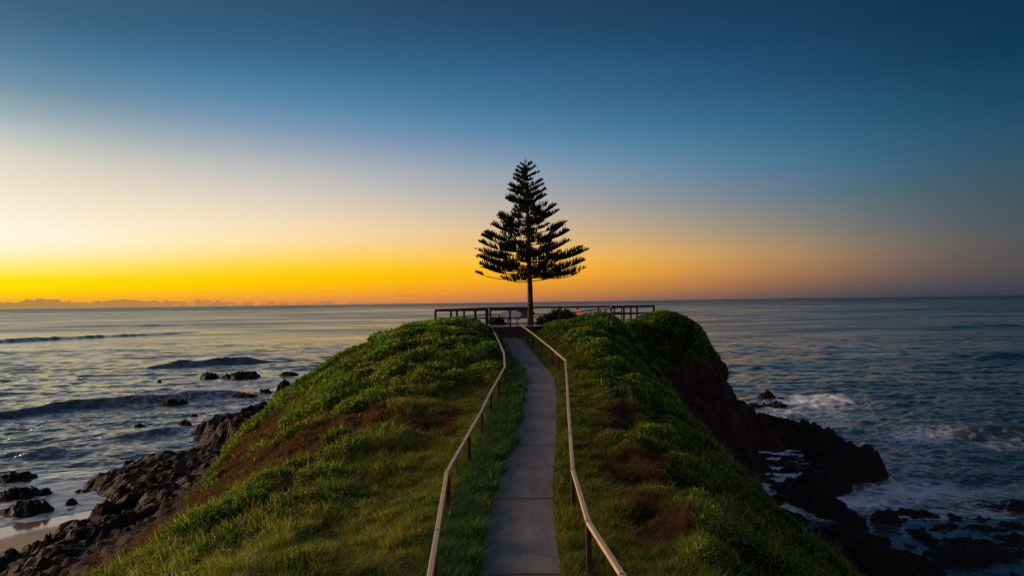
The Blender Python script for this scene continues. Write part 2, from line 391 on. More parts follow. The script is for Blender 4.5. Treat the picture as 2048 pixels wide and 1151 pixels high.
def grid_normals(X, Y, Z):
    du = np.stack([np.gradient(a, axis=1) for a in (X, Y, Z)], -1); dv = np.stack([np.gradient(a, axis=0) for a in (X, Y, Z)], -1)
    n = np.cross(du, dv); return n / (np.linalg.norm(n, axis=-1, keepdims=True) + 1e-9)
N0 = grid_normals(HX, HY, HZ)
dpath = np.maximum(np.abs(HX - pcx(HY)) - PW, 0) + 20 * sstep(50.8, 51.6, HY)
deckzone = (((HY > 50.6) & (HX > -6.2) & (HX < 2.5) & (HY < 65)) | ((HX >= 2.5) & (HX < 13.6) & (HY < 65) & (HY > 53.2 + (HX - 2.5) * .80))).astype(float)
near = sstep(.0, 1.6, dpath)
side = np.where(HX < pcx(HY), -1, 1)
wx = HX + .6 * fbm(HX * .3, HY * .3, 3, 5); wy = HY + .6 * fbm(HX * .3 + 9, HY * .3, 3, 6)
d1, d2, cid = worley(wx * .75, wy * .75, 11); e1, e2, cid2 = worley(wx * 2.0, wy * 2.0, 23)
lump = .58 * np.sqrt(np.clip(1 - d1 * d1 * 1.2, 0, 1)) * (.5 + cid) + .13 * np.sqrt(np.clip(1 - e1 * e1 * 1.1, 0, 1)) * (.4 + cid2)
lump += .18 * fbm(HX * .25, HY * .25, 3, 40)
# vegetation / rock mask : steep or low ground is rock
vegline = np.where(HX < 0, 3.1 + .75 * sstep(34, 26, HY), 1.55) + .7 * fbm(HX * .22, HY * .22, 4, 77)
veg = sstep(-.35, .35, HZ - vegline)
cliff = sstep(.42, .22, N0[..., 2]) * sstep(46, 50, HY) + sstep(66, 68, HY)
cliff = np.clip(cliff + (sstep(.52, .40, N0[..., 2] + .12 * fbm(HX * .5, HZ * .5, 3, 3)) * sstep(52, 56, HY) * (HX > 12)), 0, 1) * sstep(8.0, 6.2, HZ + fbm(HX * .4, HY * .4, 3, 8))
rockface = sstep(.35, -.35, HZ - 6.6 - 1.6 * fbm(HX * .35, HY * .35 + HZ * .2, 4, 8)) * sstep(10.8, 12.2, HX + .8 * fbm(HX * .5, HY * .5, 3, 18)) * sstep(45, 49, HY)
cliff = np.clip(np.maximum(cliff, rockface), 0, 1)
veg = veg * (1 - sstep(.1, .75, cliff))
grassz = np.where(side < 0, sstep(5.2, 2.6, dpath + 1.2 * fbm(HX * .35, HY * .35, 3, 9)), sstep(2.8, 1.2, dpath + .9 * fbm(HX * .4, HY * .4, 3, 10)))
grassz = np.where((side < 0) & (HY > 33), grassz * sstep(44, 30, HY + 2 * dpath), grassz)
def blob(x, y, cx, cy, rx, ry, rot=0):
    c, s = math.cos(rot), math.sin(rot); dx, dy = x - cx, y - cy
    return np.exp(-(((dx * c + dy * s) / rx) ** 2 + ((-dx * s + dy * c) / ry) ** 2))
brown = 1.1*blob(HX, HY, -7.4, 26.4, 3.8, 1.5, .1) + 1.15*blob(HX, HY, -9.9, 24.4, 4.2, 3.2, .5) + 1.0*blob(HX, HY, -12.8, 33, 2.0, 5, 0) + .9*blob(HX, HY, -10.5, 30.2, 3.0, 1.0, -.2) \
      + .8*blob(HX, HY, -11.0, 20.6, 1.8, 1.2, .4) + .5*blob(HX, HY, -2.8, 26, 1.2, 2) + .66*blob(HX, HY, 3.8, 26.8, 2.0, 3.6) + .62*blob(HX, HY, 3.7, 20.2, 1.7, 3.4) + .6*blob(HX, HY, 3.6, 46, 2.0, 1.2) \
      + .9*blob(HX, HY, 9.2, 50.0, 1.0, 4.0, -.2) + .6*blob(HX, HY, -6, 42, 2, 2) + .6*blob(HX, HY, 2.8, 15, .8, 3)
brown = brown + .44 * fbm(HX * .55, HY * .55, 4, 21)
brownm = sstep(.45, .75, brown)
disp = lump * near * (1 - .55 * sstep(46, 50, HY)) * (1 - .75 * grassz) * (1 - .45 * brownm) * veg * (1 - .8 * deckzone)
disp += .05 * near * fbm(HX * 1.3, HY * 1.3, 3, 31)
rk = (1 - veg) * near
rn = ridged(HX * .35 + HZ * .2, HY * .35, 5, 50) * .28 + fbm(HX * 1.7, HY * 1.7 + HZ, 4, 60) * .22
w1, w2, wc = worley(HX * .8 + HZ * .35, HY * .8, 70)
rn += .5 * (wc - .5) * sstep(.0, .18, w2 - w1)
disp += rk * rn * (1 - deckzone)
# vertical buttresses on the cliff
disp += np.clip(cliff, 0, 1) * (.75 * ridged(HY * .5 + HX * .5, HZ * .12, 4, 88) - .3 + .25 * fbm(HY * 2.1, HZ * 1.1, 3, 89)) * sstep(11.2, 9, HZ)
HXd = HX + N0[..., 0] * disp; HYd = HY + N0[..., 1] * disp; HZd = HZ + N0[..., 2] * disp
N1 = grid_normals(HXd, HYd, HZd)
idx = np.arange(NV * NU).reshape(NV, NU)
quads = np.stack([idx[:-1, :-1], idx[:-1, 1:], idx[1:, 1:], idx[1:, :-1]], -1).reshape(-1, 4)
head = mesh_np('ground', np.stack([HXd, HYd, HZd], -1).reshape(-1, 3), quads, M_soil, smooth=True, attrs={'veg': veg.ravel()})
tag(head, 'grassy headland ridge running out to a cliff above the sea', 'ground', kind='structure')

# ------------------------------------------------------------------ scatter on the headland
VX = np.stack([HXd, HYd, HZd], -1)
a_, b2, c2 = VX[:-1, :-1], VX[:-1, 1:], VX[1:, :-1]
area = np.linalg.norm(np.cross(b2 - a_, c2 - a_), axis=-1)
cY = HY[:-1, :-1]; cX = HX[:-1, :-1]
vis = (cY > 5) & (cY < 67) & (np.abs(cX) < cY * 1.05 + 3)
def scatter(weight, count):
    w = (area * weight[:-1, :-1] * vis).ravel(); w = w / w.sum()
    k = rng.choice(len(w), count, p=w); i, j = np.unravel_index(k, area.shape)
    r1 = rng.random(count)[:, None]; r2 = rng.random(count)[:, None]
    p = VX[i, j] + r1 * (VX[i, j + 1] - VX[i, j]) + r2 * (VX[i + 1, j] - VX[i, j])
    return p, N1[i, j], (i, j)
def unit(v): return v / (np.linalg.norm(v, axis=-1, keepdims=True) + 1e-9)
def leaves(name, p, n, size, ratio, tint, lift, mat, upright=.35, label=None):
    c = len(p); d = unit(rng.normal(size=(c, 3)) * .9 + n * .7 + np.array([0, 0, upright]))
    t = unit(np.cross(d, rng.normal(size=(c, 3)))); q = p + n * (lift * rng.random((c, 1)))
    L = size[:, None] * d; W = t * (size * ratio)[:, None]
    v = np.stack([q, q + L * .5 + W, q + L, q + L * .5 - W], 1).reshape(-1, 3)
    f = np.arange(c * 4).reshape(-1, 4)
    return v, f, np.repeat(tint, 4, 0)
dist = HY.copy()
dens = np.clip(22 / dist, .25, 1.6) ** 1.5
shrubw = (.18 + 1.1 * sstep(.05, .42, lump)) * veg * (1 - .9 * grassz) * (1 - .85 * brownm) * sstep(.15, .7, dpath) * (1 - deckzone) * dens
ns_ = 640000
p, n, ij = scatter(shrubw, ns_)
D = p[:, 1]; size = np.clip(.0042 * D, .06, .20) * rng.uniform(.7, 1.35, ns_)
cc = cid[ij]; c2_ = cid2[ij]
patch = fbm(p[:, 0] * .35, p[:, 1] * .35, 3, 90)
g1, g2, g3 = np.array([.038, .120, .008]), np.array([.105, .205, .012]), np.array([.180, .200, .018])
k = np.clip(.35 + .5 * patch + .5 * (cc - .5), 0, 1)[:, None]; yel = (c2_ > .78)[:, None] * .6
tint = g1 * (1 - k) + g2 * k; tint = tint * (1 - yel) + g3 * yel
blueg = ((fbm(p[:, 0] * .5, p[:, 1] * .5, 2, 95) > .25) & (p[:, 0] > 2))[:, None]
tint = np.where(blueg, tint * np.array([.75, .8, 1.9]) , tint)
tint = tint * (.55 + .75 * np.clip(cc, 0, 1) + .25 * (c2_ - .5))[:, None] * rng.uniform(.3, 1.8, (ns_, 1))
v, f, tt = leaves('s', p, n, size, .36, tint, .11, M_leaf)
o = mesh_np('coastal_shrubs', v, f, M_leaf, attrs={'tint': tt})
tag(o, 'dense low green coastal shrubs covering both headland slopes', 'shrubs', kind='stuff')

def blades(p, n, h, w, tint, lean, nseg=2):
    c = len(p); a = rng.uniform(0, 2*np.pi, c); hd = np.stack([np.cos(a), np.sin(a), np.zeros(c)], 1)
    up = unit(n * .5 + np.array([0, 0, 1.0])); ln = hd * lean[:, None]
    s = unit(np.cross(up, hd + .001)) * w[:, None]
    b0 = p; m = p + (up * .62 + ln * .30) * h[:, None]; t = p + (up * .85 + ln * 1.0) * h[:, None]
    v = np.stack([b0 - s, b0 + s, m + s * .75, m - s * .75, t + s * .12, t - s * .12], 1).reshape(-1, 3)
    b = np.arange(c)[:, None] * 6
    f = np.concatenate([b + np.array([[0, 1, 2, 3]]), b + np.array([[3, 2, 4, 5]])], 1).reshape(-1, 4)
    return v, f, np.repeat(tint, 6, 0)
# green grass along the handrails
verge = sstep(.0, .10, np.maximum(np.abs(HX - pcx(HY)) - PW, 0)) 
gw = veg * np.clip(grassz + .06, 0, 1) * (1 - .75 * brownm) * verge * (1 - deckzone) * (HY < 50.5) * np.clip(20 / dist, .2, 1.8) ** 1.4
ng = 310000
p, n, ij = scatter(gw, ng)
D = p[:, 1]; dp = dpath[ij]; sd_ = side[ij]
pt = fbm(p[:, 0] * .5, p[:, 1] * .5, 3, 33); tu = worley(p[:, 0] * 2.6, p[:, 1] * 2.6, 44); hh = (.13 + .16 * tu[2]) * rng.uniform(.6, 1.4, ng)
over = (dp < .4) & (rng.random(ng) < .8) & (D > 7)
p[:, 0] += np.where(over, -sd_ * rng.random(ng) ** 1.5 * (.06 + np.where((sd_ < 0), .07 + .33 * sstep(16, 21, D) * np.clip(.35 + 1.2 * pnoise(p[:, 1] * .55, p[:, 1] * 0, 71), 0, 1), .05)), 0)
p[:, 2] += np.where(over, .05, 0)
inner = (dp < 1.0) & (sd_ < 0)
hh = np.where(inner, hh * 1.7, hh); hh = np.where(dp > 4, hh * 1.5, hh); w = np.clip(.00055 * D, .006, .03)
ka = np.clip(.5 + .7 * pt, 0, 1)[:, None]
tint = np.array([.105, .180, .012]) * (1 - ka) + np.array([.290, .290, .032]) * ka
tint = np.where(inner[:, None], np.array([.038, .100, .014]), tint)  # left verge tint darkened to stand in for blocked light from the left
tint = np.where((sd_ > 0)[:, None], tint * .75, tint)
straw = (rng.random(ng) < .07)[:, None]; tint = np.where(straw, np.array([.20, .15, .06]), tint) * rng.uniform(.4, 1.7, (ng, 1))
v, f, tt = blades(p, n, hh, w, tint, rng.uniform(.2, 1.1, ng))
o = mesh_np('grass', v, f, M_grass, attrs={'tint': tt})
tag(o, 'short green grass beside the concrete path and handrails', 'grass', kind='stuff')
# dry brown growth
bw = veg * (.02 + brownm) * sstep(.5, 1.2, dpath) * (1 - deckzone) * np.clip(24 / dist, .2, 1.6) ** 1.4
nbk = 210000
p, n, ij = scatter(bw, nbk); D = p[:, 1]
tw = worley(p[:, 0] * 1.7, p[:, 1] * 1.7, 46)
hh = (.16 + .22 * tw[2]) * rng.uniform(.5, 1.3, nbk); w = np.clip(.00045 * D, .006, .022)
kb = rng.random((nbk, 1)); tint = np.array([.085, .038, .016]) * (1 - kb) + np.array([.13, .078, .028]) * kb
tint *= (.55 + .9 * tw[2])[:, None]
v, f, tt = blades(p, n, hh, w, tint, rng.uniform(.1, .9, nbk))
o = mesh_np('dry_grass', v, f, M_grass, attrs={'tint': tt})
tag(o, 'reddish brown dried growth in patches on the slopes', 'dry grass', kind='stuff')
# small pale flower heads on the right slope
fw = veg * (HX > 2) * (HY < 40) * (1 - deckzone) * (.3 + sstep(0, .4, fbm(HX * .4, HY * .4, 3, 66)))
p, n, ij = scatter(fw, 2600); D = p[:, 1]
v, f, tt = leaves('f', p + n * .08, n, np.clip(.0013 * D, .012, .05), .5, np.tile(np.array([[.42, .44, .38]]), (2600, 1)) * rng.uniform(.4, 1, (2600, 1)), .06, M_leaf)
o = mesh_np('wildflowers', v, f, M_leaf, attrs={'tint': tt}); tag(o, 'tiny pale flower heads scattered over the right slope', 'flowers', kind='stuff')

# ------------------------------------------------------------------ concrete path
m, b, p, o = new_mat('concrete'); M_conc = m
pos = b.n('ShaderNodeNewGeometry').outputs['Position']
n1_ = b.noise(pos, .7, 5, .6); n2_ = b.noise(pos, 14, 6, .7); n3 = b.noise(b.vmath('MULTIPLY', pos, (3, .6, 1)), 1.5, 5, .65)
c = b.mix(b.maprange(n1_, .3, .7), (.195, .160, .138, 1), (.285, .238, .205, 1))
c = b.mix(b.maprange(n3, .45, .75, 0, .55), c, (.080, .070, .066, 1))
c = b.mix(b.maprange(n2_, .55, .8, 0, .5), c, (.21, .19, .18, 1))
spk = b.n('ShaderNodeTexVoronoi'); b.lk(pos, spk.inputs['Vector']); spk.inputs['Scale'].default_value = 9
c = b.mix(b.maprange(spk.outputs['Distance'], .06, .03, 0, .5), c, (.03, .03, .03, 1))
ck = b.n('ShaderNodeTexVoronoi', feature='DISTANCE_TO_EDGE'); ckd = b.n('ShaderNodeTexNoise'); b.lk(pos, ckd.inputs['Vector']); ckd.inputs['Scale'].default_value = 2.5; ckd.inputs['Detail'].default_value = 6
b.lk(b.vmath('ADD', pos, b.vmath('MULTIPLY', ckd.outputs['Color'], (.7, .7, 0))), ck.inputs['Vector']); ck.inputs['Scale'].default_value = .42
crk = b.math('MULTIPLY', b.maprange(ck.outputs['Distance'], .012, .002, 0, .7), b.maprange(b.noise(pos, .5, 2), .5, .6))
st = b.noise(b.vmath('MULTIPLY', pos, (1, .5, 1)), 1.1, 7, .7, 1.2)
c = b.mix(b.maprange(st, .50, .72, 0, .55), c, (.085, .078, .062, 1)); c = b.mix(crk, c, (.03, .028, .025, 1))
pset(b, p, Base_Color=c, Roughness=.72); b.lk(bump(b, n2_, .35, .01), p.inputs['Normal'])
joints = [2.0, 7.6, 12.55, 17.25, 22.7, 28.3, 33.6, 38.8, 43.6, 47.6, 50.95]
V = []; Fc = []
for a, e in zip(joints[:-1], joints[1:]):
    yy = np.linspace(a + .045, e - .045, 24); base = len(V); nx = 7
    for y in yy:
        cx, cz = float(pcx(y)), float(pcz(y))
        for q in range(nx):
            xx = cx + PW * (2 * q / (nx - 1) - 1) + .02 * math.sin(y * 2.3) * (q == 0)
            V.append((xx, y, cz + .045 - .012 * (abs(2 * q / (nx - 1) - 1)) ** 2))
    for i in range(23):
        for q in range(nx - 1):
            s0 = base + i * nx + q; Fc.append((s0, s0 + 1, s0 + nx + 1, s0 + nx))
    # skirts
    def skirt(ids):
        b0 = len(V)
        for s0 in ids: V.append((V[s0][0], V[s0][1], V[s0][2] - .09))
        for k in range(len(ids) - 1): Fc.append((ids[k], b0 + k, b0 + k + 1, ids[k + 1]))
    skirt([base + q for q in range(nx)]); skirt([base + 23 * nx + q for q in range(nx)][::-1])
    skirt([base + i * nx for i in range(24)][::-1]); skirt([base + i * nx + nx - 1 for i in range(24)])
po = mesh_np('path', V, Fc, M_conc); tag(po, 'narrow grey concrete path with cross joints leading to the lookout', 'path', kind='structure')

# ------------------------------------------------------------------ handrails beside the path
def ground_z(x, y):
    j = int(np.clip(round((y - 2) / 73 * (NV - 1)), 0, NV - 1)); i = int(np.argmin(np.abs(HXd[j] - x))); return float(HZd[j, i])
def handrail(name, pts, posts, label):
    pts = [P(*q) for q in pts]
    root = empty(name, (pts[0].x, pts[0].y, 7.0), label, 'handrail', 'timber handrails either side of the path')
    loc = root.location
    def out(mb, nm, mat, bev=.006):
        mb.v = [tuple(Vector(q) - loc) for q in mb.v]; mb2 = mb
        me = bpy.data.meshes.new(nm); me.from_pydata(mb2.v, [], mb2.f); me.update(); me.materials.append(mat)
        oo = bpy.data.objects.new(nm, me); col.objects.link(oo); oo.parent = root
        md = oo.modifiers.new('bevel', 'BEVEL'); md.width = bev; md.segments = 2
    for a, e in zip(pts[:-1], pts[1:]):
        d = (e - a).normalized(); mb = MB(); mb.beam(a + d * .006, e - d * .006, .092, .07); out(mb, 'rail', M_rail, .012)
    for q in pts[1:-1]:
        mb = MB(); mb.box(q + Vector((0, 0, -.002)), (.108, .05, .084)); out(mb, 'strap', M_metal, .004)
    for (px, py, D) in posts:
        t = P(px, py, D); gz = ground_z(t.x, t.y); mb = MB(); mb.box((t.x, t.y, (t.z - .045 + gz - .4) / 2), (.095, .095, t.z - .045 - gz + .4)); out(mb, 'post', M_post, .008)
    return root
LR = [(790,1500,6.3),(858,1165,9.75),(875,1062,11.9),(894,944,15.9),(937,868,20.6),(963,822,24.0),(982,783,27.2),(998,755,30.0),(1010,733,33.2),(1008,705,38),(993,672,44),(978,648,49.8)]
handrail('handrail', LR, [(868,1100,11.0),(896,947,15.95),(938,869,20.6),(964,823,24.0),(982,783,27.2),(998,755,30),(1010,735,33.2),(1009,712,36.5),(1004,695,39.8),(993,673,43.8),(985,660,46.9),(978,650,49.7)],
         'pale topped timber handrail along the left edge of the path')
RR = [(1400,1500,6.3),(1246,1151,9.8),(1177,1044,12.2),(1146,940,15.95),(1141,870,19.6),(1137,815,23.4),(1134,765,28.6),(1131,720,34.2),(1098,692,40),(1066,667,45.5),(1040,648,50)]
handrail('handrail', RR, [(1177,1045,12.2),(1146,942,15.95),(1141,871,19.6),(1137,816,23.4),(1134,766,28.6),(1131,722,34.2),(1117,708,36.5),(1104,697,38.8),(1083,681,42.4),(1066,668,45.3),(1055,660,47.4),(1040,649,49.9)],
         'pale topped timber handrail along the right edge of the path')

# ------------------------------------------------------------------ lookout deck
DZ = 10.18
C = [(-5.8, 51), (1.7, 51), (3.4, 54.2), (8.4, 58.4), (12.85, 61.5), (13.4, 64.2), (-2.4, 64.2)]
deck = empty('lookout_deck', (1.0, 57, DZ), 'timber lookout deck at the end of the path around the pine', 'deck')
L0 = deck.location
def sub(mb, nm, mat, root, bev=.006, smooth=False):
    me = bpy.data.meshes.new(nm); me.from_pydata([tuple(Vector(q) - root.location) for q in mb.v], [], mb.f); me.update(); me.materials.append(mat)
    for pl in me.polygons: pl.use_smooth = smooth
    oo = bpy.data.objects.new(nm, me); col.objects.link(oo); oo.parent = root
    if bev: md = oo.modifiers.new('bevel', 'BEVEL'); md.width = bev; md.segments = 2
    return oo
def xspan(y):
    xs = []
    for (x0, y0), (x1, y1) in zip(C, C[1:] + C[:1]):
        if (y0 <= y < y1) or (y1 <= y < y0): xs.append(x0 + (x1 - x0) * (y - y0) / (y1 - y0))
    return min(xs), max(xs)
mb = MB(); y = 51.08
while y < 64.1:
    a, e = xspan(y); mb.box(((a + e) / 2, y, DZ - .02), (e - a, .136, .04)); y += .142
sub(mb, 'deck_boards', M_deck, deck, 0)
mb = MB(); mb.box((-2.05, 51.0 - .03, DZ - .45), (7.5, .05, .9)); mb.box((-2.05, 50.96, DZ - .09), (7.52, .04, .16)); mb.box((-.0, 50.95, DZ - .55), (.12, .06, .85)); sub(mb, 'fascia', M_fascia, deck)
fence = empty('deck_railing', (0, 57, DZ), 'dark brown timber railing around the lookout deck', 'railing')
RH = 1.28
def run(p0, p1, posts, z0=None, lower=True):
    a = Vector((*p0, DZ + RH)); e = Vector((*p1, DZ + RH)); d = (e - a).normalized()
    mb = MB(); mb.beam(a - d * .05, e + d * .05, .19, .17); sub(mb, 'top_rail', M_deckrail, fence)
    if lower:
        mb = MB(); mb.beam(a - Vector((0, 0, .62)), e - Vector((0, 0, .62)), .05, .09); sub(mb, 'lower_rail', M_deckrail, fence)
    for t in posts:
        q = a.lerp(e, t); mb = MB(); mb.box((q.x, q.y, DZ + RH / 2 - .35), (.155, .155, RH + .6)); sub(mb, 'post', M_deckrail, fence)
run((-5.75, 51.1), (-1.95, 51.1), [0, .42, .78, 1])
run((-5.70, 51.2), (-2.45, 64.1), [.25, .5, .75, 1])
run((-2.3, 64.1), (13.3, 64.1), [.0, .12, .26, .40, .54, .665, .76, .86, 1])
run((-1.65, 51.1), (1.15, 51.1), [0.0, .53])
run((13.25, 63.9), (12.75, 61.6), [1.0])
run((8.5, 58.8), (12.6, 61.5), [0, .30, .62])
mb = MB(); mb.beam((-1.6, 51.08, DZ + .17), (1.5, 51.3, DZ + .23), .05, .09); sub(mb, 'lower_rail', M_deckrail, fence)
mb = MB(); mb.box((-1.72, 50.85, 9.9), (.14, .10, .95)); sub(mb, 'post', M_metal, fence)
ramp = empty('ramp_handrail', (4, 54, 10), 'sloping two rail handrail climbing right beside the dark round bush', 'handrail')
for off in (0, -.42):
    pts = [P(1064, 634, 51.3), P(1119, 628.5, 53), P(1180, 620, 56), P(1243, 614, 59.6)]
    for a, e in zip(pts[:-1], pts[1:]):
        mb = MB(); mb.beam(a + Vector((0, 0, off)), e + Vector((0, 0, off)), .07, .07); sub(mb, 'rail', M_deckrail, ramp)
for px, py, D in ((1064,634,51.3),(1092,631,52.2),(1119,628.5,53),(1149,624,54.5),(1180,620,56),(1212,617,57.8),(1243,614,59.6)):
    t = P(px, py, D); mb = MB(); mb.box((t.x, t.y, t.z - .55), (.09, .09, 1.15)); sub(mb, 'post', M_deckrail, ramp)
mb = MB(); mb.beam((1.4, 51.6, 9.75), (8.4, 58.8, 10.12), 1.5, .10); sub(mb, 'ramp_floor', M_deck, ramp)

# surfboard shaped seats
def board_seat(loc, rz, L, Hh, mat, label, legs=True):
    root = empty('bench', loc, label, 'bench', 'benches with surfboard backs on the deck', rz)
    def part(mb, nm, m_, bev=.01):
        me = bpy.data.meshes.new(nm); me.from_pydata(mb.v, [], mb.f); me.update(); me.materials.append(m_)
        oo = bpy.data.objects.new(nm, me); col.objects.link(oo); oo.parent = root
        md = oo.modifiers.new('bevel', 'BEVEL'); md.width = bev; md.segments = 2
    N = 40; mb = MB(); zc = .55 + Hh / 2
    for s_ in (-.03, .03):
        for k in range(N):
            t = 2*math.pi*k/N; cx = math.copysign(abs(math.cos(t)) ** .95, math.cos(t)); cz = math.sin(t)
            mb.v.append((cx * L / 2, s_ + .05 * (cz), zc + cz * Hh / 2))
    mb.f.append(list(range(N))[::-1]); mb.f.append(list(range(N, 2*N)))
    for k in range(N): mb.f.append([k, (k+1) % N, N + (k+1) % N, N + k])
    for f_ in mb.f[-N:]: f_.reverse()
    part(mb, 'backrest', mat)
    mb = MB(); mb.box((0, .32, .47), (L * .86, .14, .045)); mb.box((0, .48, .47), (L * .86, .14, .045)); mb.box((0, .16, .47), (L * .86, .14, .045)); part(mb, 'seat', M_deckrail)
    for sx in (-1, 1):
        mb = MB(); x = sx * L * .33
        mb.beam((x, .55, 0), (x, -.02, .62), .05, .05); mb.beam((x, -.10, 0), (x, .50, .46), .05, .05)
        mb.beam((x, -.02, .5), (x, -.0, .95), .05, .04); part(mb, 'leg', M_steel, .004)
board_seat((-.10, 54.6, DZ), 0.03, 1.66, .58, M_white, 'bench with a pale cream surfboard back nearest the deck entrance')
board_seat((.95, 57.6, DZ), -.02, 1.9, .60, M_maroon, 'bench with a dark maroon surfboard back mostly behind the pine trunk')
board_seat((5.55, 57.4, DZ), -.75, 1.0, .56, M_orange, 'bench with an orange surfboard back at the end of the round bush')

# ------------------------------------------------------------------ Norfolk pine
TD = 55.0
def TP(px, py, dy=0): return P(px, py, TD + dy)
base = TP(1061, 650); base.z = 9.7
tree = empty('pine_tree', tuple(base), 'tall tiered Norfolk pine standing alone on the lookout deck', 'tree')
spine = [base] + [TP(x, y) for x, y in ((1060.5, 600), (1059.5, 560), (1058, 520), (1057, 470), (1055.5, 430), (1054, 395), (1052.5, 360), (1051.5, 335), (1051, 319))]
rads = [.27, .225, .20, .18, .15, .12, .09, .06, .035, .012]
mb = MB(); pts = []; rr = []
for i in range(len(spine) - 1):
    for t in np.linspace(0, 1, 6, endpoint=False):
        pts.append(spine[i].lerp(spine[i+1], t)); rr.append((rads[i] * (1 - t) + rads[i+1] * t) * random.uniform(.95, 1.06))
pts.append(spine[-1]); rr.append(.01); mb.tube(pts, rr, 12)
for _ in range(16):
    t = random.random() ** .8 * .42; k = int(t * len(pts)); q = pts[k]; a = random.uniform(0, 6.28); r_ = rr[k]
    mb.tube([q + Vector((math.cos(a), math.sin(a), 0)) * r_ * .8, q + Vector((math.cos(a), math.sin(a), .3)) * (r_ + random.uniform(.04, .12))], [.035, .02], 5)
sub(mb, 'trunk', M_bark, tree, 0, True)
def trunk_at(z):
    for i in range(len(pts) - 1):
        if pts[i].z <= z <= pts[i+1].z: return pts[i].lerp(pts[i+1], (z - pts[i].z) / max(1e-6, pts[i+1].z - pts[i].z))
    return pts[-1] if z > pts[-1].z else pts[0]
limbs = MB(); NVl = []; NFl = []; NTl = []
def cord(q, d, L, w):
    """one rope-like branchlet: crossed ribbons, curved upward"""
    d = d.normalized(); u = Vector((0, 0, 1)); e = (q + d * L * .5, q + d * L * .82 + u * L * .32)
    tc_ = random.uniform(.6, 1.4); t = (0.012 * tc_, 0.024 * tc_, 0.013 * tc_)
    s1 = d.cross(Vector((random.uniform(-1, 1), random.uniform(-1, 1), random.uniform(-.3, .3)))).normalized() * w
    for s_ in (s1, d.cross(s1).normalized() * w):
        b0 = len(NVl); NVl.extend([q - s_ * .7, q + s_ * .7, e[0] + s_, e[0] - s_, e[1] + s_ * .15, e[1] - s_ * .15])
        NTl.extend([t] * 6); NFl.extend([(b0, b0+1, b0+2, b0+3), (b0+3, b0+2, b0+4, b0+5)])
def branch(zt, tip, inner=.35, full=1.0, sag=.12, fol=.42, r0=.05):
    a = trunk_at(zt); v_ = tip - a; L = v_.length; horiz = Vector((v_.x, v_.y, 0)).normalized()
    prm = []; wob = Vector((random.uniform(-1, 1), random.uniform(-1, 1), random.uniform(-.6, .6))); fol = fol * random.uniform(.85, 1.35); phs = random.uniform(0, 6.28)
    for k in range(9):
        t = k / 8; q = a + v_ * t; q = q - Vector((0, 0, 1)) * (sag * L * math.sin(math.pi * t ** 1.25) * .75) + wob * math.sin(t * 5) * L * .03; prm.append(q)
    limbs.tube(prm, [r0 * (1 - .8 * k / 8) + .008 for k in range(9)], 5)
    side_ = horiz.cross(Vector((0, 0, 1)))
    nn = int(L * 62 * full) + 12
    for k in range(nn):
        t = inner + (1 - inner) * (k + random.random()) / nn
        clump = .5 + .6 * math.sin(t * 11 + phs)          # tufted along the branch
        if random.random() > .42 + .8 * clump * full: continue
        i = min(7, int(t * 8)); q = prm[i].lerp(prm[i+1], t * 8 - i)
        sp_ = random.uniform(-1, 1); env_ = min(1, (1 - t) * 4.5 + .28) * (.5 + .5 * min(1, (t - inner) * 5 + .3))
        ll = fol * env_ * random.uniform(.6, 1.15)
        lat = side_ * sp_ * (.10 + .34 * min(1, L / 3.2)) * min(1, (1 - t) * 3 + .15)
        q0 = q + lat * 1.0 + Vector((0, 0, abs(sp_) * .02))
        d = horiz * random.uniform(.15, .75) + Vector((0, 0, 1)) * random.uniform(.55, 1.1) + side_ * sp_ * random.uniform(.2, .9)
        cord(q0, d, ll, .036)
        if abs(sp_) > .35 and random.random() < .22: limbs.tube([q, q0], [.012, .008], 3)
    for _ in range(7):   # tip tuft
        cord(tip, horiz + Vector((random.uniform(-.3, .3), random.uniform(-.3, .3), random.uniform(0, .8))), fol * .42 * random.uniform(.6, 1), .02)
def zof(py): return TP(1057, py).z
RT = [(1163,494,520,.32,.55),(1174,499,524,.40,.9),(1167,521,540,.42,.8),(1169,536,553,.05,.75),(1156,545,556,.05,.4),(1139,482,508,.28,.9),(1137,461,486,.42,.9),(1132,443,470,.45,.8),(1129,450,480,.5,.5),(1117,420,447,.3,.95),(1112,409,436,.2,1.0),(1104,425,450,.3,.8),(1092,390,408,.3,1),(1092,379,395,.2,1),(1085,360,376,.25,1),(1087,368,384,.2,1),(1078,343,356,.1,1),(1072,333,344,.1,1),(1064,326,333,.1,1)]
LT = [(954,544,557,.86,.5),(966,535,546,.50,.5),(962,529,540,.35,.55),(957,515,538,.30,.95),(955,513,531,.34,.9),(954,499,522,.36,.9),(960,483,506,.32,.95),(972,465,490,.38,.85),(984,450,470,.38,.6),(966,472,498,.3,.7),(996,432,440,.42,1.15),(999,437,450,.48,1.0),(1013,398,406,.3,.95),(1020,402,407,.4,.5),(1016,379,391,.28,1.25),(1019,371,386,.25,1.1),(1027,357,368,.2,1),(1029,350,361,.2,1),(1031,340,350,.12,1),(1034,333,342,.1,1),(1042,327,334,.1,1)]
for px, py, pt_, inn, fu in RT + LT:
    dz = random.uniform(-.5, .5); branch(zof(pt_), TP(px, py, dz), inn, fu, .10 if py > 400 else .05, .52 if py > 380 else (.34 if py > 348 else .20), .045 if py > 400 else .025)
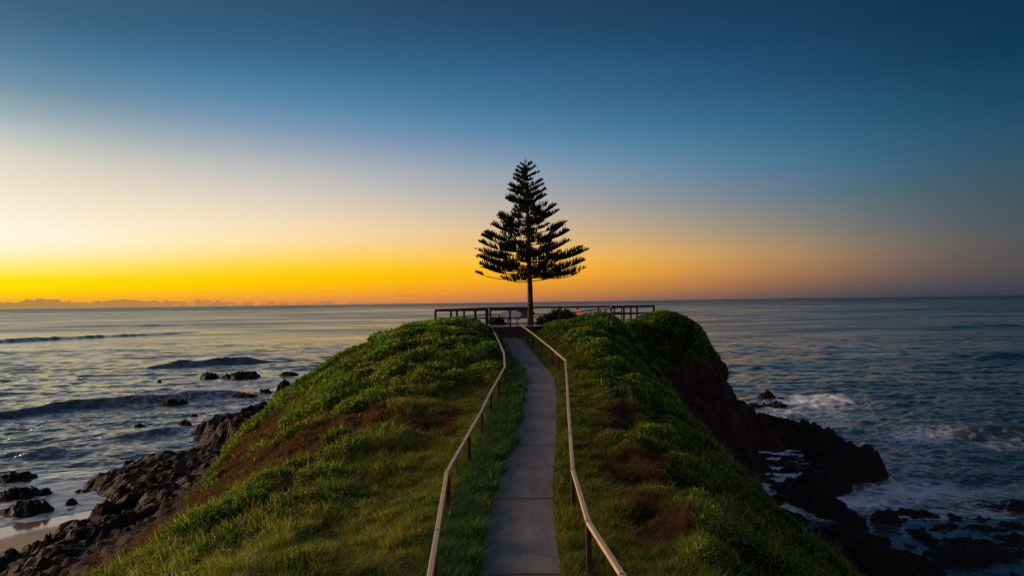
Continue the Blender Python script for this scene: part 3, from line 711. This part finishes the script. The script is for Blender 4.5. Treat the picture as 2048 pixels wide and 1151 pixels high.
# whorl branches pointing toward and away from the camera
def halfw(py): return float(np.interp(py, [318, 335, 380, 430, 480, 520, 545], [2, 18, 36, 60, 88, 103, 106])) * TD / F
for py in np.arange(330, 553, 7.2):
    L = halfw(py); nb_ = 3 if py < 380 else 4
    for k in range(nb_):
        a = random.choice((90, 270)) + random.uniform(-58, 58)
        a = R(a); Lk = L * random.uniform(.68, .98); zt = zof(py + 10 + 8 * (py - 320) / 230) + random.uniform(-.1, .1); q = trunk_at(zt)
        rise = .16 * Lk + .05
        branch(zt, q + Vector((math.cos(a) * Lk, math.sin(a) * Lk, rise)), random.uniform(.34, .56) if py > 390 else .15, .48 if py < 525 else .35, .08, .40 if py > 380 else .28, .035)
for k in range(5):
    a = 1.26 * k; q = TP(1051, 325); cord(q, Vector((math.cos(a), math.sin(a), .6)), .22, .02)
for k in range(4):
    a = 1.57 * k + .4; q = TP(1051, 321); cord(q, Vector((math.cos(a), math.sin(a), .25)), .16, .018)
cord(TP(1051, 322), Vector((0, 0, 1)), .2, .02)
sub(limbs, 'branches', M_bark, tree, 0, True)
nv = np.array([tuple(q - base) for q in NVl]); cr = mesh_np('crown', nv, np.array(NFl), M_needle, tree, attrs={'tint': np.array(NTl)})

# ------------------------------------------------------------------ bushes on the deck
def bush(c, rx, ry, rz, nl, label, tintc, seed):
    r = np.random.default_rng(seed); root = empty('bush', (c[0], c[1], c[2]), label, 'bush', 'dark bushes at the lookout')
    ph = r.uniform(0, 2*np.pi, nl); ct = r.uniform(-.15, 1, nl); st_ = np.sqrt(1 - ct**2)
    d = np.stack([np.cos(ph)*st_, np.sin(ph)*st_, ct], 1)
    rad = (.86 + .16*np.sin(ph*5 + ct*6 + seed) + .12*np.sin(ph*9 - ct*11)) * r.uniform(.72, 1.04, nl)
    q = d * rad[:, None] * np.array([rx, ry, rz]); L = r.uniform(.10, .22, nl)
    dd = unit(d + r.normal(size=(nl, 3)) * .5 + np.array([0, 0, .5])); t = unit(np.cross(dd, r.normal(size=(nl, 3)))) * (L * .26)[:, None]
    v = np.stack([q, q + dd*(L*.5)[:, None] + t, q + dd*L[:, None], q + dd*(L*.5)[:, None] - t], 1).reshape(-1, 3)
    tt = np.repeat(np.array(tintc) * r.uniform(.5, 1.5, (nl, 1)), 4, 0)
    mesh_np('foliage', v, np.arange(nl*4).reshape(-1, 4), M_leaf, root, attrs={'tint': tt})
    mb = MB(); 
    for k in range(14):
        a = 6.283 * k / 14; e = r.uniform(.45, .8)
        mb.tube([(0, 0, -.15), (math.cos(a)*rx*e*.6, math.sin(a)*ry*e*.6, rz*.4), (math.cos(a)*rx*e, math.sin(a)*ry*e, rz*.7)], [.03, .02, .01], 5)
    me = bpy.data.meshes.new('stems'); me.from_pydata(mb.v, [], mb.f); me.materials.append(M_bark); oo = bpy.data.objects.new('stems', me); col.objects.link(oo); oo.parent = root
bush((4.05, 56.2, DZ - .05), 1.45, .9, 1.16, 7000, 'large dark rounded bush behind the sloping ramp rails', (.018, .034, .010), 5)
bush((2.75, 55.6, DZ - .05), .85, .7, .72, 2600, 'lower shoulder of dark bush just right of the pine trunk', (.020, .038, .012), 6)
bush((-1.25, 55.4, DZ - .05), .72, .6, .66, 1900, 'small green bush between the deck gate posts and the pale bench', (.030, .055, .014), 8)
bush((-3.2, 50.6, 9.75), .75, .55, .78, 1900, 'scruffy olive bush under the left wing of the deck railing', (.050, .062, .018), 9)
bush((-1.95, 50.0, 9.45), .4, .4, .62, 900, 'small dark bush at the foot of the left deck gate post', (.028, .040, .012), 10)

# ------------------------------------------------------------------ shore: rock shelves, beach
gx = np.arange(-95, 62, .2); gy = np.arange(6, 96, .2); SX, SY = np.meshgrid(gx, gy)
def cap(x, y, ax, ay, bx, by):
    t = np.clip(((x-ax)*(bx-ax)+(y-ay)*(by-ay))/((bx-ax)**2+(by-ay)**2), 0, 1); return np.hypot(x-(ax+t*(bx-ax)), y-(ay+t*(by-ay)))
wrx = SX + 1.2*fbm(SX*.25, SY*.25, 3, 101); wry = SY + 1.2*fbm(SX*.25+7, SY*.25, 3, 102)
def dome(d, r, top, pw=3): return -2.2 + (top + 2.2) * (1 - np.clip(d / r, 0, 1.3) ** pw)
def ell(cx, cy, rx, ry, rot=0):
    c, s = math.cos(rot), math.sin(rot); dx, dy = wrx-cx, wry-cy
    return np.sqrt(((dx*c+dy*s)/rx)**2 + ((-dx*s+dy*c)/ry)**2)
H = np.full(SX.shape, -2.2); rockm = np.zeros(SX.shape); amp = np.zeros(SX.shape)
def add(h, a):
    global H, rockm, amp
    sel = h > H; H = np.where(sel, h, H); rockm = np.where(sel & (h > -2.1), 1.0, rockm); amp = np.where(sel, a, amp)
# beach (sloping up toward the camera side, only on the left)
s_ = (SX + 28.6) * .747 - (SY - 37.6) * .664 + .5 * fbm(SX * .08, SY * .08, 2, 140)
beach = np.clip(.055 * s_, -2.2, 1.6)
beach = np.where((SX > -12) | (SY > 52), -2.2, beach)
H = np.maximum(H, beach)
q = lambda px, py, z=.3: S(px, py, z)
a = q(385, 925, .8); add(dome(ell(a.x - .9, a.y, 5.8, 9.0, .25), 1, .80, 6), .30)
a = q(455, 845, 1.6); add(dome(ell(a.x, a.y, 2.8, 4.5), 1, 1.8, 3), .5)
a = q(520, 830, 2.4); add(dome(ell(a.x, a.y, 3.0, 5.0), 1, 2.9, 3), .6)
a = q(410, 850, .6); add(dome(ell(a.x, a.y, 2.0, 2.2), 1, .8, 3), .6)
add(dome(cap(wrx, wry, -17.5, 8, -18.2, 31), 4.6, 1.7, 3), .42); add(dome(cap(wrx, wry, -18.2, 31, -19, 47), 2.7, 1.7, 3), .42)
add(dome(cap(wrx, wry, -23.2, 20, -22.0, 35), 3.0, .75, 3), .38)
a = q(250, 1012, .3); b3 = q(330, 1000, .4); add(dome(cap(wrx, wry, a.x, a.y - 1.0, b3.x + 1, b3.y), 2.2, .6, 3), .5)
# right ledge
add(dome(cap(wrx, wry, 20.4, 60.5, 24.0, 54), 2.7, 1.35, 3), .62)
add(dome(cap(wrx, wry, 24.0, 54, 22.4, 46.5), 2.7, 1.55, 3), .58)
add(dome(cap(wrx, wry, 22.3, 45.6, 19.5, 43.8), 1.9, .9, 3), .5)
add(dome(ell(19.4, 50, 4.6, 8.0), 1, -.16, 8), .36)
add(dome(ell(17.5, 40, 2.0, 6.0), 1, .6, 3), .5)
# bottom right platform with pools
add(dome(ell(27, 31, 13, 9.2, -.12), 1, -.27, 9), .38)
add(dome(ell(16.5, 30, 3.0, 9), 1, .5, 3), .5)
add(dome(ell(34, 25, 11, 8), 1, .05, 8), .34)
add(dome(ell(19.6, 36.8, 1.3, .8), 1, .4, 3), .4)
for px, py, r_, t_ in ((1700,1080,1.2,.22),(1820,1025,1.3,.15),(2010,1010,1.0,.2),(1950,1110,2.6,.22),(1780,1140,.9,.2)):
    a = q(px, py, .1); add(dome(ell(a.x, a.y, r_*1.5, r_), 1, t_, 4), .3)
w1, w2, wc = worley(wrx*.55, wry*.85, 110); w3, w4, wc2 = worley(wrx*1.6, wry*1.9, 120)
rn = .75*(ridged(SX*.32+.3*SY, SY*.42, 5, 130) - .45) + 1.0*(wc-.5)*sstep(0, .25, w2-w1) + .45*(wc2-.5)*sstep(0, .3, w4-w3) + .45*fbm(SX*1.4, SY*1.4, 5, 150, .62)
H = H + rockm * amp * rn * sstep(-2.2, -.8, H)
H = np.where(rockm > 0, np.maximum(H, beach - .05 * 0), H)
rockm = np.where(H <= beach + .01, 0, rockm)
m, b, p, o = new_mat('shore rock and sand'); M_shore = m
pos = b.n('ShaderNodeNewGeometry').outputs['Position']; spz = b.n('ShaderNodeSeparateXYZ'); b.lk(pos, spz.inputs[0])
at = b.n('ShaderNodeAttribute', attribute_name='rock')
n = b.noise(pos, 1.3, 8, .65); n2 = b.noise(pos, 6, 6, .7)
rc = b.mix(b.maprange(n, .3, .7), (.006, .0045, .004, 1), (.024, .017, .013, 1)); rc = b.mix(b.maprange(n2, .52, .75, 0, .5), rc, (.060, .042, .033, 1))
sdc = b.mix(b.maprange(n2, .3, .7), (.20, .13, .09, 1), (.27, .18, .125, 1))
wet = b.maprange(b.math('ADD', spz.outputs[2], b.math('MULTIPLY', b.math('SUBTRACT', n, .5), .05)), .26, .12, 0, 1)
sdc = b.mix(b.math('MULTIPLY', wet, .6), sdc, (.09, .06, .045, 1))
isr = b.maprange(at.outputs['Fac'], .4, .6)
b.lk(b.maprange(isr, 0, 1, .5, .14), p.inputs['Specular IOR Level'])
pset(b, p, Base_Color=b.mix(isr, sdc, rc), Roughness=b.math('ADD', b.math('MULTIPLY', isr, b.maprange(n2, .3, .7, .55, .85)), b.math('MULTIPLY', b.math('SUBTRACT', 1, isr), b.maprange(wet, 0, 1, .85, .08))))
bb = b.n('ShaderNodeBump'); bb.inputs['Distance'].default_value = .22; b.lk(b.math('ADD', n, b.math('MULTIPLY', n2, .5)), bb.inputs['Height'])
b.lk(b.maprange(isr, 0, 1, .015, 1.0), bb.inputs['Strength']); b.lk(bb.outputs[0], p.inputs['Normal'])
ii = np.arange(SX.size).reshape(SX.shape); qd = np.stack([ii[:-1, :-1], ii[:-1, 1:], ii[1:, 1:], ii[1:, :-1]], -1).reshape(-1, 4)
keep = (H.ravel()[qd].max(1) > -2.0); 
jx = .12 * pnoise(SX * 2.2, SY * 2.2, 160) * rockm; jy = .12 * pnoise(SX * 2.2 + 5, SY * 2.2, 161) * rockm
sh = mesh_np('shore', np.stack([SX + jx, SY + jy, H], -1).reshape(-1, 3), qd[keep], M_shore, smooth=False, attrs={'rock': rockm.ravel()})
tag(sh, 'dark jagged rock shelves and a strip of sand at the waterline', 'shore', kind='structure')
def shoreH(x, y):
    i = np.clip(((x - gx[0]) / .2), 0, len(gx) - 1.001); j = np.clip(((y - gy[0]) / .2), 0, len(gy) - 1.001)
    r = H[j.astype(int), i.astype(int)]
    return np.where((x < gx[0]) | (x > gx[-1]) | (y < gy[0]) | (y > gy[-1]), -3.0, r)

# ------------------------------------------------------------------ separate rocks
def make_rock(px, py, wpx, hpx, label, zb=0.0, seed=0, depth=.8, group='rocks standing in the sea', mat=None, lumps=2.8):
    """px,py = middle of the waterline in the photograph; wpx,hpx = its width and height there"""
    c = S(px, py, zb); sc_ = c.y / F; w = wpx * sc_ / 2; hgt = hpx * sc_ * 1.15; dpt = max(w * depth, hgt * .8)
    n_ = 56; th = np.linspace(0, 2*np.pi, n_, endpoint=False); rws = 26; V_ = []; r = np.random.default_rng(seed)
    ox, oy = r.uniform(0, 99, 2)
    for k in range(rws):
        t = k / (rws - 1); rad = 1 - t ** 1.5
        for a_ in th:
            x = math.cos(a_); y_ = math.sin(a_); V_.append((x * (1 - t), y_ * (1 - t), t))
    V_ = np.array(V_); rr_ = np.hypot(V_[:, 0], V_[:, 1]); an = np.arctan2(V_[:, 1], V_[:, 0])
    prof = (1 - rr_ ** 1.35); X_ = V_[:, 0]; Y_ = V_[:, 1]
    edge = 1 + .28 * pnoise(np.cos(an) * 1.6 + ox, np.sin(an) * 1.6 + oy, 7)
    lx = X_ * lumps; ly = Y_ * lumps * depth
    w1_, w2_, wc_ = worley(lx + ox, ly + oy, 9); nz = .75 * (wc_ - .4) * sstep(0, .25, w2_ - w1_) + .45 * ridged(lx + oy, ly + ox, 3, 12) - .15 + .2 * fbm(lx*2.2, ly*2.2, 3, seed)
    Z_ = prof * (1 + .0) + nz * sstep(0, .35, 1 - rr_); Z_ = Z_ / max(.6, Z_.max())
    vv = np.stack([X_ * edge * w, Y_ * edge * dpt, Z_ * hgt - .25 * (rr_ > .9) * 1.0 - .05], -1)
    f = []
    for k in range(rws - 1):
        for j in range(n_): f.append((k*n_+j, k*n_+(j+1) % n_, (k+1)*n_+(j+1) % n_, (k+1)*n_+j))
    o = mesh_np('rock', vv, np.array(f), mat or M_rock, smooth=False); o.location = (c.x, c.y + dpt * .5, zb)
    return tag(o, label, 'rock', group)
ROCKS = [
 (416,755,40,11,'small pointed sea rock left of the widest rock off the left slope'),
 (474,757,90,13,'widest low sea rock in the foam off the left slope'),
 (575,752,40,9,'low flat sea rock touching the left slope skyline'),
 (318,762,9,4,'tiny rock tip alone left of the pointed sea rock'),
 (340,810,70,11,'broad jagged sea rock alone in the left shallows'),
 (487,795,60,10,'low jagged sea rock between the wide rock and the rocky point'),
 (528,787,30,10,'small twin peaked sea rock beside the left slope'),
 (566,783,34,24,'tall brown rock against the foot of the left slope'),
 (277,855,26,9,'small rounded rock alone in surf left of the rocky point'),
 (366,853,34,14,'dark rock in white surf left of the tall rocky point'),
 (388,832,16,6,'little rock tip in surf behind the dark surf rock'),
 (20,962,84,15,'dark flat rock at the left picture edge behind two others'),
 (24,998,92,20,'rock at the left picture edge, middle of three'),
 (84,990,34,14,'small rock right of the middle left edge rock'),
 (36,1030,104,24,'big humped rock at the left edge nearest the sand'),
 (138,1010,26,14,'small dark rock alone off the sand'),
 (256,928,24,8,'low rock awash off the broad left shelf'),
 (160,985,36,7,'thin rock awash between the small dark rock and the shelf'),
 (240,1010,62,34,'large smooth boulder at the right end of the sand'),
 (300,1020,50,28,'rounded boulder beside the largest beach boulder'),
 (272,1024,26,20,'pale rounded boulder in front of the beach boulders'),
 (160,1052,40,12,'low rock on the sand edge'),
 (332,972,22,16,'pale boulder at the foot of the broad left shelf'),
 (85,1118,76,46,'big dark boulder at the lower end of the sand'),
 (10,1125,40,24,'dark rock cut by the left picture edge below the sand'),
 (1538,797,38,17,'pointed rock standing highest in the right hand surf'),
 (1562,797,14,5,'tiny rock tip right of the pointed surf rock'),
 (1512,815,40,10,'low rock left of the long flat one in the right surf'),
 (1556,815,62,12,'long flat rock below the pointed surf rock'),
 (1770,840,16,5,'tiny rock tip alone far out on the right'),
 (1667,1036,60,22,'rounded dark rock at the left of the right hand tide pools'),
 (1596,1050,44,22,'dark rock tucked under the right slope foot'),
 (1560,1010,36,18,'brown rock at the foot of the right slope above the surf'),
]
for i, (px, py, w_, h_, lb) in enumerate(ROCKS):
    c = S(px, py, 0); zb = 0.0
    if px < 700 and py > 1000: zb = max(0, float(shoreH(np.array([c.x]), np.array([c.y]))[0]) - .1); zb = min(zb, .8)
    make_rock(px, py, w_, h_, lb, zb, seed=i + 3, group='rocks along the shore')

# ------------------------------------------------------------------ sea
NR, NCc = 1150, 1000
r0, r1 = 20.0, 60000.0
tt_ = np.linspace(0, 1, NR); inv = (1 / r0) * (1 - tt_) + (1 / r1) * tt_      # even steps on screen
inv = np.where(tt_ > .985, np.geomspace(inv[int(.985*NR)], 1 / r1, NR)[np.clip(((tt_-.985)/.015*(NR-1)).astype(int), 0, NR-1)], inv)
yd = 1 / inv; ta = np.linspace(-1.45, 1.45, NCc)
WY, TA = np.meshgrid(yd, ta, indexing='ij'); WX = WY * TA
step = np.gradient(yd)[:, None] * np.ones((1, NCc)); stx = WY * (2.9 / NCc); 
depth = -shoreH(WX, WY); wet_ = sstep(.05, 1.6, depth)
Zs = np.zeros_like(WX)
wr = np.random.default_rng(12)
md_ = math.atan2(-.80, .60)          # travel direction of the swell (toward the shore)
for L_, A_ in [(46,.20),(38,.16),(29,.14),(22,.11)]:
    for q_ in range(2):
        an = md_ + wr.normal() * .22; kx, ky = math.cos(an)*2*np.pi/L_, math.sin(an)*2*np.pi/L_
        ph = kx*WX + ky*WY + wr.uniform(0, 6.28) + .9*fbm(WX/90, WY/90, 2, 200+q_)
        cr_ = (.5+.5*np.cos(ph))**2.2*1.6 - .6
        Zs += A_*.30*cr_*sstep(3.0, 6.0, L_/np.maximum(step*.9, .01)) * (.6+.8*np.clip(.5+fbm(WX/60, WY/60, 2, 210), 0, 1))
for q_ in range(90):
    L_ = .9*math.exp(wr.uniform(0, 2.1)); an = md_ + wr.normal()*.75; kx, ky = math.cos(an)*2*np.pi/L_, math.sin(an)*2*np.pi/L_
    A_ = .0044*L_**.72; fade = sstep(1.6, 4.0, L_/np.maximum(step, .01))*sstep(1.6, 4, L_/np.maximum(stx, .01))
    if fade.max() < .01: continue
    msk = fade > .001; rws_ = np.where(msk.any(1))[0]; sl = slice(rws_[0], rws_[-1]+1)
    ph = kx*WX[sl] + ky*WY[sl] + wr.uniform(0, 6.28) + .8*pnoise(WX[sl]/(L_*4), WY[sl]/(L_*4), 300+q_)
    Zs[sl] += A_*np.cos(ph)*fade[sl]
# breaking / steep shoreward waves: (polyline in the photograph, height, width)
foam = np.zeros_like(WX)
def crest(pl, h, wd, fo, fw_=1.0, seed=0):
    global Zs, foam
    q_ = [S(*z_) for z_ in pl]; best = np.full(WX.shape, 1e9); sgn = np.zeros(WX.shape); tt2 = np.zeros(WX.shape); n_ = len(q_) - 1
    lo = min(v_.y for v_ in q_) - 25; hi = max(v_.y for v_ in q_) + 25; rsel = np.where((yd > lo) & (yd < hi))[0]
    if len(rsel) == 0: return
    sl = slice(rsel[0], rsel[-1]+1); x = WX[sl]; y = WY[sl]; x = x + .9*fbm(x/6, y/6, 3, seed); y = y + .9*fbm(x/6+3, y/6, 3, seed+1)
    bb_ = np.full(x.shape, 1e9); sg = np.zeros(x.shape); t2 = np.zeros(x.shape)
    for i in range(n_):
        ax, ay, bx, by = q_[i].x, q_[i].y, q_[i+1].x, q_[i+1].y; l2 = (bx-ax)**2+(by-ay)**2
        t = np.clip(((x-ax)*(bx-ax)+(y-ay)*(by-ay))/l2, 0, 1); dx, dy = x-(ax+t*(bx-ax)), y-(ay+t*(by-ay)); d = np.hypot(dx, dy)
        s2 = (bx-ax)*dy - (by-ay)*dx; cl = d < bb_; bb_ = np.where(cl, d, bb_); sg = np.where(cl, np.sign(s2), sg); t2 = np.where(cl, (i+t)/n_, t2)
    taper = np.sin(np.pi*np.clip(t2*.96+.02, 0, 1))**.7*(.7+.6*np.clip(.5+pnoise(x/7, y/7, seed), 0, 1))
    front = sg < 0                               # toward the camera: steeper
    prof = np.where(front, np.exp(-(bb_/(wd*.42))**2), np.exp(-(bb_/(wd*1.3))**2))
    Zs[sl] += h*prof*taper
    fm = np.where(front, np.exp(-((bb_)/(wd*.9*fw_))**2), np.exp(-(bb_/(wd*.25))**2))*fo*np.clip(taper, 0, 1)
    foam[sl] = np.maximum(foam[sl], fm)
crest([(-200,860),(0,833),(150,815),(300,803),(420,795),(530,785)], .95, 3.0, .16, 1, 1)
crest([(215,806),(300,800),(380,797)], .3, 2.0, .40, 1.2, 2)
crest([(280,738),(360,732),(450,727),(560,722)], 1.15, 4.0, .18, 1, 3)
crest([(190,880),(290,868),(390,852)], .42, 1.6, .25, 1, 4)
crest([(-150,700),(0,684),(180,676),(400,664)], 1.2, 7.0, .0, 1, 5)
crest([(230,653),(400,650)], 1.0, 10, .0, 1, 6)
crest([(-100,912),(60,905),(160,890)], .25, 1.6, .12, 1, 7)
crest([(1560,792),(1620,797),(1680,797),(1720,805)], .3, 1.8, .8, 2.0, 8)
crest([(1760,850),(1860,862),(1960,872),(2060,876),(2200,880)], .8, 3.0, .12, 1, 9)
crest([(1940,718),(2048,712),(2200,712)], 1.1, 7.0, 0, 1, 10)
crest([(1830,662),(1960,653),(2100,652)], 1.0, 12.0, 0, 1, 11)
crest([(1750,615),(2000,613),(2200,612)], 1.4, 30.0, 0, 1, 12)
Zs = Zs * (.06 + .94*wet_)
def fblob(px, py, rx_, ry_, s):
    """foam patch: centre and half sizes as seen in the photograph, laid on the water"""
    global foam
    c = S(px, py); rw = rx_*c.y/F; rd = abs(S(px, py - ry_).y - S(px, py + ry_).y)/2
    foam = np.maximum(foam, s*np.exp(-(((WX-c.x - (WY-c.y)*c.x/c.y)/rw)**2 + ((WY-c.y)/rd)**2)))
for z_ in [(1620,803,110,16,.95),(1560,825,90,18,.7),(1840,873,120,16,.72),(2000,890,120,16,.55),(1700,1000,150,32,.85),(1820,980,130,26,.75),(1640,1015,70,26,.85),(1950,985,120,18,.55),(1560,905,60,50,.8),(1620,800,40,9,.8),(1750,900,260,110,.33),(1650,830,180,40,.4),(1780,930,70,30,.45),
           (200,880,330,90,.34),(420,800,260,50,.42),(100,980,200,60,.38),(1540,910,80,80,.95),(560,768,110,12,.7),(480,770,120,14,.62),(440,800,140,14,.48),(600,745,90,10,.5),(380,735,90,9,.3),(400,850,90,22,.62),(340,890,110,30,.42),(250,950,70,30,.34),(330,985,60,16,.62),(120,960,120,40,.30),(420,880,50,22,.45),(500,775,60,20,.6),(90,1040,150,20,.32),(1560,1010,60,30,.8),(1480,850,60,40,.6)]: fblob(*z_)
foam = np.maximum(foam, .55*sstep(1.2, .15, depth)*sstep(-.2, .1, depth)*(WY < 95)*(1 - .75*((WX > 15) & (WY < 37))))
m, b, p, o = new_mat('sea water'); M_sea = m
pos = b.n('ShaderNodeNewGeometry').outputs['Position']; at = b.n('ShaderNodeAttribute', attribute_name='foam'); calm = b.n('ShaderNodeAttribute', attribute_name='calm')
rot = b.n('ShaderNodeMapping'); b.lk(pos, rot.inputs['Vector']); rot.inputs['Rotation'].default_value = (0, 0, R(-37)); rot.inputs['Scale'].default_value = (.55, 1.25, 1)
w1 = b.noise(rot.outputs[0], .9, 6, .62, .4); w2 = b.noise(rot.outputs[0], .22, 4, .55, .3); w3 = b.noise(rot.outputs[0], .03, 4, .6, .3)
h = b.math('ADD', b.math('MULTIPLY', w1, .50), b.math('ADD', b.math('MULTIPLY', w2, 1.0), b.math('MULTIPLY', w3, 8.0)))
h = b.math('MULTIPLY', h, b.math('MULTIPLY', calm.outputs['Fac'], b.maprange(b.noise(b.vmath('MULTIPLY', pos, (.02, .045, 1)), 1.0, 5, .6, .4), .36, .62, .45, 1.5)))
lace = b.noise(b.vmath('ADD', pos, b.vmath('MULTIPLY', b.n('ShaderNodeTexNoise').outputs['Color'], (0, 0, 0))), .75, 7, .62, 1.6)
vor = b.n('ShaderNodeTexVoronoi', feature='DISTANCE_TO_EDGE'); dv = b.n('ShaderNodeTexNoise'); b.lk(pos, dv.inputs['Vector']); dv.inputs['Scale'].default_value = .9; dv.inputs['Detail'].default_value = 4
b.lk(b.vmath('ADD', pos, b.vmath('MULTIPLY', dv.outputs['Color'], (2.2, 2.2, 0))), vor.inputs['Vector']); vor.inputs['Scale'].default_value = .8
lace2 = b.math('ADD', b.math('MULTIPLY', lace, .8), b.maprange(vor.outputs['Distance'], .0, .22, .28, 0))
fm = b.maprange(b.math('ADD', b.math('MULTIPLY', at.outputs['Fac'], .88), lace2), .74, 1.30, 0, .92, True)
far_ = b.n('ShaderNodeAttribute', attribute_name='far').outputs['Fac']
pk = b.noise(b.vmath('MULTIPLY', pos, (.006, .022, 1)), 1.0, 7, .72, .5); pk2 = b.noise(b.vmath('MULTIPLY', pos, (.0012, .0045, 1)), 1.0, 6, .7, .5)
slick = b.maprange(b.math('ADD', b.math('MULTIPLY', pk, .55), b.math('MULTIPLY', pk2, .45)), .40, .60, .55, 1.75)
milky = b.mix(b.math('MULTIPLY', at.outputs['Fac'], b.maprange(lace, .35, .65, .4, 1.0)), (.010, .024, .033, 1), (.22, .25, .28, 1))
pset(b, p, Base_Color=b.mix(fm, milky, (.62, .66, .70, 1)), Roughness=b.math('MAXIMUM', b.math('MULTIPLY', fm, .8), b.math('MULTIPLY', slick, b.maprange(b.n('ShaderNodeAttribute', attribute_name='far').outputs['Fac'], 0, 1, .11, .36))), IOR=1.5)
b.lk(bump(b, h, 1.0, .11), p.inputs['Normal'])
ii = np.arange(WX.size).reshape(WX.shape); qd = np.stack([ii[:-1, :-1], ii[:-1, 1:], ii[1:, 1:], ii[1:, :-1]], -1).reshape(-1, 4)
sea = mesh_np('sea', np.stack([WX, WY, Zs], -1).reshape(-1, 3), qd, M_sea, smooth=True, attrs={'foam': foam.ravel(), 'far': (.5 * sstep(2.0, 2.8, np.log10(WY)) + .5 * sstep(3.05, 3.6, np.log10(WY))).ravel(), 'calm': (.05+.95*sstep(.1, 1.4, depth)).ravel()})
tag(sea, 'rippled sea reaching the horizon with swell and surf', 'sea', kind='structure')

# ------------------------------------------------------------------ island on the horizon
c = S(1578, 592.5 + 3.0, 0); D = 11000.0; cx = (1578 - 1024) / F * D; half = 33 / F * D
ob = MB(); N = 60; base_i = 0
hs = [max(0.0, (math.sin(math.pi * k / N) ** .45)) * (13 + 14 * math.exp(-((k / N - .55) / .22) ** 2) + 3 * math.sin(k * .9)) for k in range(N + 1)]
V = []; Fq = []
for r_ in range(5):
    off = (-150, -60, 0, 60, 150)[r_]; kk = (0, .8, 1, .8, 0)[r_]
    for k in range(N + 1): V.append(((k / N - .5) * 2 * half, off, hs[k] * kk - 1))
for r_ in range(4):
    for k in range(N): a = r_ * (N + 1) + k; Fq.append((a, a + 1, a + N + 2, a + N + 1))
isl = mesh_np('island', V, Fq, M_island, smooth=True); isl.location = (cx, D, 0); tag(isl, 'low dark island on the horizon far to the right', 'island', kind='structure')
lh = empty('lighthouse', (cx + 15, D - 10, 36), 'tiny pale lighthouse buildings on the distant island', 'lighthouse')
mb = MB(); 
mb.tube([Vector((cx + 15, D - 10, 22)), Vector((cx + 15, D - 10, 42))], [4.5, 3.5], 12); sub(mb, 'tower', M_house, lh, 0)
mb = MB(); mb.tube([Vector((cx + 15, D - 10, 42)), Vector((cx + 15, D - 10, 46))], [3, 2.5], 10); sub(mb, 'lantern', M_glassl, lh, 0)
